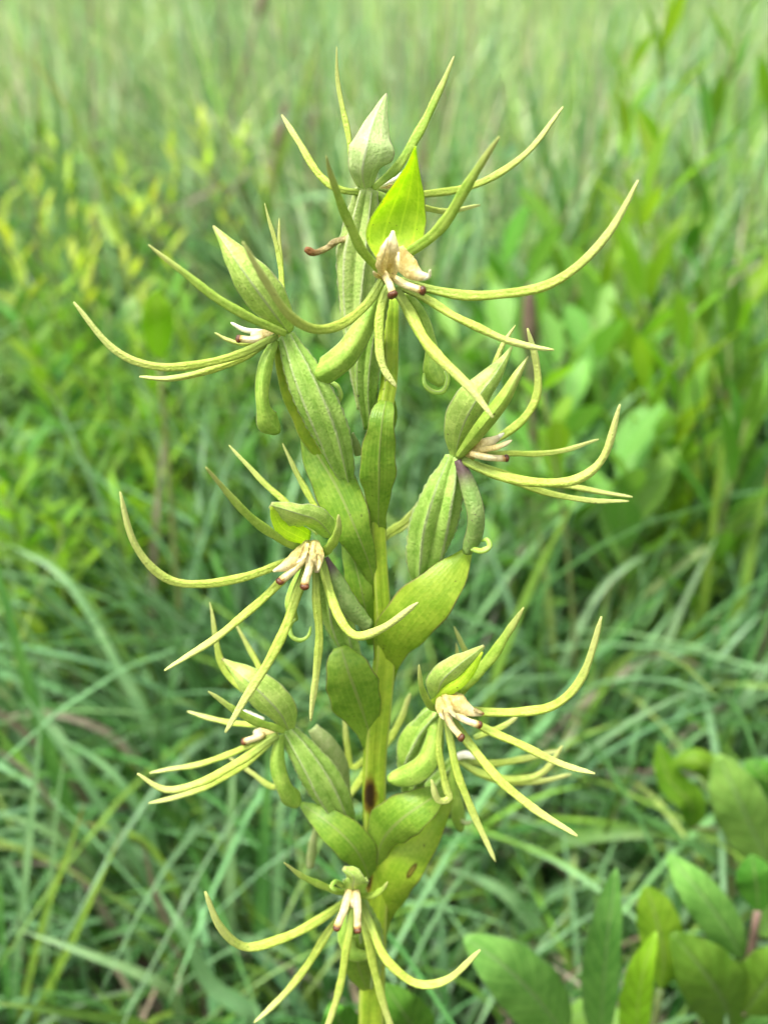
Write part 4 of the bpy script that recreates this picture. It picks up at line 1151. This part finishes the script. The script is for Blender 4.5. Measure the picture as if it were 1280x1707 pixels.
for i, (px, py, Y) in enumerate([(180, 620, .74), (60, 590, .78), (300, 640, .72), (130, 720, .68), (270, 770, .66), (40, 760, .64), (200, 840, .62), (350, 700, .7), (400, 620, .78), (100, 860, .6),
                                 (330, 860, .62), (230, 560, .8), (-10, 660, .7), (440, 700, .75), (80, 480, .85), (180, 510, .84), (320, 530, .85), (30, 520, .8), (390, 540, .9), (130, 580, .78), (280, 470, .9), (10, 820, .6), (160, 770, .66), (480, 560, .9), (250, 680, .72), (370, 780, .68)]):
    forb(at(px, py, Y)[0], lab_mid if i % 2 else 'low leafy forb with very narrow needle-like leaves', 'low mid-green forbs' if i % 2 else 'low narrow-leaved forbs', 'lance' if i % 2 else 'needle', ('leaf_mid', 'leaf_lime', 'leaf_deep', 'leaf_mid', 'leaf_lime')[i % 5], 30, .05 if i % 2 else .06, 42, 120 + i, None, .15)
lab_blue = 'broad-leaved forb with blue-green oblong leaves behind the orchid'
for i, (px, py, Y) in enumerate([(930, 400, .82), (880, 470, .78), (985, 520, .74), (840, 440, .85), (930, 600, .68), (760, 560, .85), (560, 640, .85), (1040, 760, .62), (900, 740, .66), (700, 520, .95)]):
    forb(at(px, py, Y)[0], lab_blue if i % 3 else 'broad-leaved forb with plain green oblong leaves behind the orchid', 'blue-green broad forbs' if i % 3 else 'plain green broad forbs', 'oblong', 'leaf_blue' if i % 3 else 'leaf_mid', 14, .072, 48, 160 + i, None, .3)
forb(at(905, 640, .56)[0], 'forb with a pair of bright lime leaves beside the side flower', None, 'oblong', 'leaf_lime', 5, .042, 50, 201, None, .8)

# single bright paddle leaf standing among the bushy forbs
def pleaf(parent, pts, widths, mat, name='leaf', **kw):
    P = Part.__new__(Part)
    P.parent = parent
    P.Y = 0.0
    pts2 = [(p[0], p[1], p[2] * 1000) for p in pts]
    return P.leaf(pts2, widths, name, mat, **kw)

def stalk(parent, a, b, r, mat='forb_stem', bend=(0, 0, 0), name='stem'):
    A, B = np.array(a), np.array(b)
    C = spline([A, (A + B) / 2 + np.array(bend), B], 14)
    V, F, U = tube_geo(C, np.linspace(r, r * .7, 14), 8, nref=(0.3, -1, 0.1))
    return obj(name, V, F, U, M[mat], parent, origin=A)

def broad_plant(base, leaves, label, stem_mat='forb_stem', name='broadleaf_seedling', near=.86):
    """seedling: base (px,py,Y) gives its root place; leaves join the stem where they start"""
    if base[1] > 1600:
        base = (base[0], base[1], base[2] * near)
        leaves = [([(p[0], p[1], p[2] * near) for p in l[0]], *l[1:]) for l in leaves]
    bp = at(*base)[0]
    root = Vector((bp.x, base[2], -0.004))
    t = empty(name, root, label, 'plant')
    starts = [np.array(at(*l[0][0])[0]) for l in leaves]
    top = max(starts, key=lambda s: s[2])
    stalk(t, root, top, .0022, stem_mat)
    for (pts, widths, mat, kw), s in zip(leaves, starts):
        f = min(1.0, max(0.0, (s[2] - 0.012) / max(top[2], 1e-3)))
        on = np.array(root) * (1 - f) + top * f
        if np.linalg.norm(on - s) > .003:
            stalk(t, on, s, .0013, stem_mat, name='petiole')
        kw.setdefault('wave', .05)
        pleaf(t, pts, widths, mat, **kw)
    return t

W1 = [(0, 5), (.2, 35), (.5, 50), (.78, 42), (.93, 22), (1, 4)]
def sw(k, k2=None):
    return [(u, w * k * .88, w * (k2 if k2 else k) * .88) for u, w in W1]
t = broad_plant((262, 650, .6), [([(266, 600, .6), (264, 560, .595), (262, 520, .59), (260, 482, .59)], sw(.62), 'leaf_glow', dict(cup=.1))],
                'single bright lime paddle-shaped leaf among the bushy forbs')
broad_plant((925, 1790, .37), [
    ([(945, 1730, .36), (895, 1665, .345), (840, 1610, .34), (774, 1562, .345)], sw(1.25), 'leaf_blue', dict(cup=.15, rib=-.05)),
    ([(1000, 1740, .36), (1005, 1640, .35), (1015, 1540, .345), (1027, 1448, .35)], sw(.85, .6), 'leaf_blue', dict(cup=-.35, rib=-.05)),
], 'seedling with a wide blunt leaf and a pointed upright leaf')
broad_plant((1070, 1780, .36), [
    ([(1062, 1760, .35), (1062, 1690, .34), (1072, 1620, .335), (1094, 1553, .34)], sw(.72, .5), 'leaf_glow', dict(cup=-.4, wave=.06)),
    ([(1100, 1650, .37), (1105, 1590, .37), (1090, 1520, .375), (1075, 1478, .38)], sw(.8, .9), 'leaf_lime', dict(cup=.4)),
    ([(1060, 1720, .37), (1020, 1700, .38), (980, 1690, .39), (940, 1700, .40)], sw(.6), 'leaf_blue', dict(cup=.2)),
], 'seedling with a folded bright lime leaf standing up')
broad_plant((1215, 1800, .40), [
    ([(1240, 1600, .385), (1205, 1540, .38), (1160, 1480, .38), (1112, 1424, .39)], sw(.85, .75), 'leaf_blue', dict(cup=.12, rib=-.06)),
    ([(1225, 1720, .38), (1200, 1660, .36), (1165, 1610, .355), (1120, 1556, .36)], sw(1.3), 'leaf_mid', dict(cup=.15, rib=-.06)),
    ([(1262, 1520, .38), (1262, 1490, .38), (1258, 1460, .38), (1252, 1425, .385)], sw(.75), 'leaf_mid', dict(cup=.12, rib=-.05)),
    ([(1240, 1690, .37), (1268, 1650, .36), (1300, 1610, .355), (1330, 1580, .36)], sw(1.1), 'leaf_mid', dict(cup=.15, rib=-.06)),
    ([(1262, 1560, .385), (1300, 1520, .385), (1340, 1490, .39), (1370, 1480, .39)], sw(.9), 'leaf_blue', dict(cup=.15)),
    ([(1220, 1730, .38), (1270, 1730, .37), (1320, 1740, .365), (1370, 1770, .37)], sw(1.0), 'leaf_blue', dict(cup=.15)),
], 'leafy seedling with rounded green leaves on a reddish stem', 'stalk')
broad_plant((1225, 1640, .50), [
    ([(1290, 1450, .46), (1262, 1400, .455), (1230, 1330, .45), (1196, 1258, .455)], sw(1.15, 1.0), 'leaf_blue', dict(cup=.15, rib=-.06)),
    ([(1150, 1380, .46), (1150, 1340, .45), (1115, 1300, .45), (1096, 1238, .455)], sw(.5, .6), 'leaf_lime', dict(cup=-.3, wave=.1)),
    ([(1215, 1340, .47), (1190, 1290, .47), (1160, 1268, .47), (1118, 1272, .475)], sw(.5), 'leaf_lime', dict(cup=.4)),
    ([(1290, 1380, .47), (1290, 1330, .47), (1270, 1290, .47), (1240, 1270, .475)], sw(.7), 'leaf_mid', dict(cup=.2)),
], 'seedling with one large blue-green leaf and two small curled lime leaves')
broad_plant((705, 1830, .33), [
    ([(690, 1770, .32), (690, 1720, .315), (670, 1685, .31), (640, 1640, .315)], sw(.9), 'leaf_mid', dict(cup=.2, rib=-.05)),
    ([(600, 1780, .32), (580, 1730, .315), (560, 1690, .31), (555, 1668, .315)], sw(.8), 'leaf_mid', dict(cup=.2, rib=-.05)),
], 'small low leaves at the foot of the orchid stem')

# reddish brown flowering grass stalks standing above the meadow
def gstalk(px0, py0, px1, py1, Y, r, i):
    b = at(px0, py0, Y)[0]
    e = at(px1, py1, Y + random.uniform(-.1, .1))[0]
    root = Vector((b.x, Y, -0.005))
    t = empty('grass_stalk', root, 'thin reddish-brown flowering grass stalk standing in the meadow', 'grass stalk', 'brown grass stalks')
    A, B = np.array(root), np.array(e)
    C = spline([A, A * .5 + B * .5 + np.array((random.uniform(-.01, .01), 0, .01)), B], 20)
    V, F, U = tube_geo(C, np.linspace(r, r * .5, 20), 6, nref=(0.3, -1, 0.1))
    obj('stalk', V, F, U, M['stalk'], t, origin=A)
    d = nrm(C[-1] - C[-2])
    C2 = np.array([C[-1] + d * s for s in np.linspace(-.002, .05, 8)])
    V, F, U = tube_geo(C2, r * np.array([.7, 1.4, 1.8, 1.9, 1.7, 1.5, 1.0, .3]), 7, jitter=.4, nref=(0.3, -1, 0.1))
    obj('seed_head', V, F, U, M['stalk'], t)
for i, a in enumerate([(745, 300, 742, -60, 1.7, .003), (800, 330, 785, -50, 1.9, .003), (140, 600, 150, -60, 1.1, .002), (760, 260, 752, -20, 1.8, .0025), (240, 200, 430, 30, 1.5, .003),
                       (40, 400, 60, -20, 1.2, .002), (425, 200, 420, -60, 2.2, .003), (350, 420, 460, 250, 1.2, .003), (880, 900, 884, 590, .75, .0034)]):
    gstalk(*a, i)

# ------------------------------------------------------------------ uncountable grass and low herbs
def blade_field(name, N, rfun, hfun, wfun, palette, pw, segs, seed, clump=22, mat='grass_mass', leanr=(.15, .8), mask=None, label=None, cat='grass', wedge=.52, wadd=.55, spread=.035):
    rg = np.random.default_rng(seed)
    nc = N // clump
    y = rfun(rg, nc)
    x = rg.uniform(-1, 1, nc) * (wedge * y + wadd)
    if mask is not None:
        keep = rg.uniform(0, 1, nc) < mask(x, y)
        x, y = x[keep], y[keep]
        nc = len(x)
    cy = np.repeat(y, clump)
    cx = np.repeat(x, clump)
    ctint = np.repeat(rg.choice(len(palette), nc, p=pw), clump)
    n = nc * clump
    sp = spread * (1 + .25 * cy)
    ox, oy = rg.normal(0, 1, n) * sp, rg.normal(0, 1, n) * sp
    bx = cx + ox
    by = np.maximum(cy + oy, .30)
    # keep the ground right at the orchid's foot and in front of the lens clear of tall blades
    h = hfun(by) * rg.uniform(.55, 1.15, n) * np.repeat(rg.uniform(.75, 1.15, nc), clump)
    ang = np.arctan2(oy, ox) + rg.normal(0, .5, n)
    sway = rg.uniform(0, 1, n) < .45
    ang = np.where(sway & (bx < 0), math.pi + rg.normal(0, .6, n), np.where(sway & (rg.uniform(0, 1, n) < .6), rg.normal(0, .7, n), ang))
    lean = rg.uniform(leanr[0], leanr[1], n) ** 1.3
    w = wfun(by) * rg.uniform(.6, 1.4, n)
    face = ang + rg.normal(0, .6, n)
    s = np.linspace(0, 1, segs + 1)
    hx = lean[:, None] * s[None] ** 1.9
    zz = s[None] - .5 * lean[:, None] ** 1.5 * s[None] ** 3.2
    kink = rg.normal(0, .07, n)[:, None] * s[None] ** 2
    cxs = bx[:, None] + h[:, None] * (hx * np.cos(ang)[:, None] - kink * np.sin(ang)[:, None])
    cys = by[:, None] + h[:, None] * (hx * np.sin(ang)[:, None] + kink * np.cos(ang)[:, None])
    czs = h[:, None] * zz - .008
    prof = np.interp(s, [0, .3, .65, .88, 1], [.7, 1, .8, .4, .03])
    sx = -np.sin(face)[:, None] * w[:, None] * .5 * prof[None]
    sy = np.cos(face)[:, None] * w[:, None] * .5 * prof[None]
    V = np.empty((n, segs + 1, 2, 3), dtype=np.float32)
    V[:, :, 0] = np.stack([cxs - sx, cys - sy, czs], axis=2)
    V[:, :, 1] = np.stack([cxs + sx, cys + sy, czs], axis=2)
    nv = n * (segs + 1) * 2
    base = (np.arange(n) * (segs + 1) * 2)[:, None] + (np.arange(segs) * 2)[None]
    Q = np.stack([base, base + 1, base + 3, base + 2], axis=2).reshape(-1, 4)
    me = bpy.data.meshes.new(name)
    me.vertices.add(nv)
    me.vertices.foreach_set('co', V.reshape(-1))
    me.loops.add(len(Q) * 4)
    me.loops.foreach_set('vertex_index', Q.reshape(-1).astype(np.int32))
    me.polygons.add(len(Q))
    me.polygons.foreach_set('loop_start', (np.arange(len(Q)) * 4).astype(np.int32))
    me.polygons.foreach_set('use_smooth', np.ones(len(Q), dtype=bool))
    pal = np.array(palette)
    mixi = np.where(rg.uniform(0, 1, n) < .25, rg.choice(len(palette), n, p=pw), ctint)
    c = pal[mixi] * rg.uniform(.75, 1.25, (n, 1)) * (1 + rg.normal(0, .06, (n, 3)))
    c = np.clip(c, .01, .9)
    tint = np.ones((n, segs + 1, 2, 4), dtype=np.float32)
    tint[..., :3] = c[:, None, None, :]
    a = me.color_attributes.new('tint', 'FLOAT_COLOR', 'POINT')
    a.data.foreach_set('color', tint.reshape(-1))
    me.materials.append(M[mat])
    me.update(calc_edges=True)
    me.validate()
    o = bpy.data.objects.new(name, me)
    col.objects.link(o)
    tag(o, label, cat, kind='stuff')
    return o

def near_r(a, b, p):
    def f(rg, n):
        u = rg.uniform(0, 1, n)
        return (a ** p + u * (b ** p - a ** p)) ** (1 / p)
    return f

PAL = [(.055, .155, .035), (.16, .31, .135), (.155, .29, .04), (.25, .36, .10), (.22, .20, .135), (.16, .13, .09)]
PAL_FAR_HAZE = [(.12, .28, .065), (.23, .38, .18), (.28, .46, .07), (.44, .55, .24), (.40, .37, .24), (.20, .14, .11)]  # paler far grass, brightened further so the colours carry the haze
LEFT = lambda x, y: np.where((x < -.06 * y) & (y > .62) & (y < 1.4), .09, 1.0)
blade_field('meadow_grass', 13000, near_r(.46, 1.7, .85), lambda y: np.interp(y, [.3, .42, .55, .8, 1.2, 1.7], [.12, .20, .27, .31, .33, .36]),
            lambda y: np.interp(y, [.3, 1.7], [.0046, .0056]), PAL, [.32, .48, .12, .05, .02, .01], 9, 11, clump=16, leanr=(.25, 1.2), label='dense green meadow grass around the orchid', mask=LEFT)
blade_field('short_grass', 4200, near_r(.33, .6, 1.0), lambda y: np.interp(y, [.3, .4, .6], [.07, .10, .13]),
            lambda y: y * 0 + .004, PAL, [.40, .36, .16, .04, .03, .01], 6, 15, clump=12, leanr=(.2, 1.0), label='short grass covering the soil near the orchid', wadd=.3)
blade_field('dead_grass', 240, near_r(.33, .9, 1.0), lambda y: np.interp(y, [.3, .4, .9], [.10, .13, .18]),
            lambda y: y * 0 + .0035, [(.26, .22, .15), (.19, .15, .11), (.30, .27, .20)], [.4, .3, .3], 7, 17, clump=6, leanr=(.9, 1.9), label='dead straw lying among the green grass', wadd=.3)
blade_field('tall_meadow_grass', 17000, near_r(.85, 3.2, .8), lambda y: np.interp(y, [.8, 1.2, 2, 3], [.32, .40, .47, .50]),
            lambda y: np.interp(y, [.8, 3], [.0045, .007]), PAL_FAR_HAZE, [.16, .36, .18, .20, .06, .04], 6, 14, clump=10, leanr=(.03, .7), label='fine upright pale haze-brightened meadow grass behind the forbs', spread=.05, mask=LEFT)
blade_field('far_meadow_grass', 60000, near_r(2.2, 16, .6), lambda y: np.interp(y, [1.3, 2.5, 5, 9, 16], [.31, .36, .42, .47, .55]),
            lambda y: np.interp(y, [1.3, 5, 16], [.006, .010, .02]), PAL_FAR_HAZE, [.14, .30, .18, .28, .07, .03], 5, 12, clump=16, leanr=(.03, .6), label='pale haze-brightened tall meadow grass in the distance', wedge=.5, wadd=.8, spread=.06)
# soft low herbs: many small leaves through a volume
def herb_field(name, N, ylo, yhi, palette, seed, label, zfun):
    rg = np.random.default_rng(seed)
    nc = N // 30
    y = near_r(ylo, yhi, 1.0)(rg, nc)
    x = rg.uniform(-1, 1, nc) * (.5 * y + .4)
    cx, cy = np.repeat(x, 30), np.repeat(y, 30)
    n = nc * 30
    sp = .03 * (1 + .4 * cy)
    bx, by = cx + rg.normal(0, 1, n) * sp, np.maximum(cy + rg.normal(0, 1, n) * sp, .42)
    bz = zfun(by) * rg.uniform(.0, 1.0, n) ** .8 * np.repeat(rg.uniform(.6, 1.1, nc), 30)
    L = rg.uniform(.022, .05, n) * (1 + .15 * by)
    ang = rg.uniform(0, 6.283, n)
    el = rg.uniform(-.1, 1.1, n)
    d = np.stack([np.cos(ang) * np.cos(el), np.sin(ang) * np.cos(el), np.sin(el)], axis=1)
    sd = np.stack([-np.sin(ang), np.cos(ang), rg.normal(0, .3, n)], axis=1)
    b = np.stack([bx, by, bz], axis=1)
    wd = L * rg.uniform(.10, .2, n)
    V = np.empty((n, 6, 3), dtype=np.float32)
    dn = np.array((0, 0, -1.0))
    V[:, 0] = b
    V[:, 1] = b + d * (L * .35)[:, None] + sd * wd[:, None]
    V[:, 2] = b + d * (L * .35)[:, None] - sd * wd[:, None]
    V[:, 3] = b + d * (L * .72)[:, None] + sd * (wd * .7)[:, None] + dn * (L * .05)[:, None]
    V[:, 4] = b + d * (L * .72)[:, None] - sd * (wd * .7)[:, None] + dn * (L * .05)[:, None]
    V[:, 5] = b + d * L[:, None] + dn * (L * .14)[:, None]
    i0 = np.arange(n) * 6
    faces = []
    tri1 = np.stack([i0, i0 + 1, i0 + 2], axis=1)
    quad = np.stack([i0 + 1, i0 + 3, i0 + 4, i0 + 2], axis=1)
    tri2 = np.stack([i0 + 3, i0 + 5, i0 + 4], axis=1)
    loops = np.concatenate([tri1.ravel(), quad.ravel(), tri2.ravel()]).astype(np.int32)
    starts = np.concatenate([np.arange(n) * 3, n * 3 + np.arange(n) * 4, n * 7 + np.arange(n) * 3]).astype(np.int32)
    me = bpy.data.meshes.new(name)
    me.vertices.add(n * 6)
    me.vertices.foreach_set('co', V.reshape(-1))
    me.loops.add(len(loops))
    me.loops.foreach_set('vertex_index', loops)
    me.polygons.add(3 * n)
    me.polygons.foreach_set('loop_start', starts)
    me.polygons.foreach_set('use_smooth', np.ones(3 * n, dtype=bool))
    pal = np.array(palette)
    c = pal[np.repeat(rg.integers(0, len(pal), nc), 30)] * rg.uniform(.7, 1.3, (n, 1))
    tint = np.ones((n, 6, 4), dtype=np.float32)
    tint[..., :3] = c[:, None, :]
    a = me.color_attributes.new('tint', 'FLOAT_COLOR', 'POINT')
    a.data.foreach_set('color', tint.reshape(-1))
    me.materials.append(M['leaf_mass'])
    me.update(calc_edges=True)
    me.validate()
    o = bpy.data.objects.new(name, me)
    col.objects.link(o)
    return tag(o, label, 'herbs', kind='stuff')
herb_field('low_herbs', 9000, .6, 1.5, [(.05, .13, .03), (.08, .18, .04), (.12, .24, .04), (.18, .3, .06), (.07, .16, .06)], 21, 'low mixed leafy herbs between the grass',
           lambda y: np.interp(y, [.5, .8, 1.3, 4.5], [.08, .20, .30, .40]))
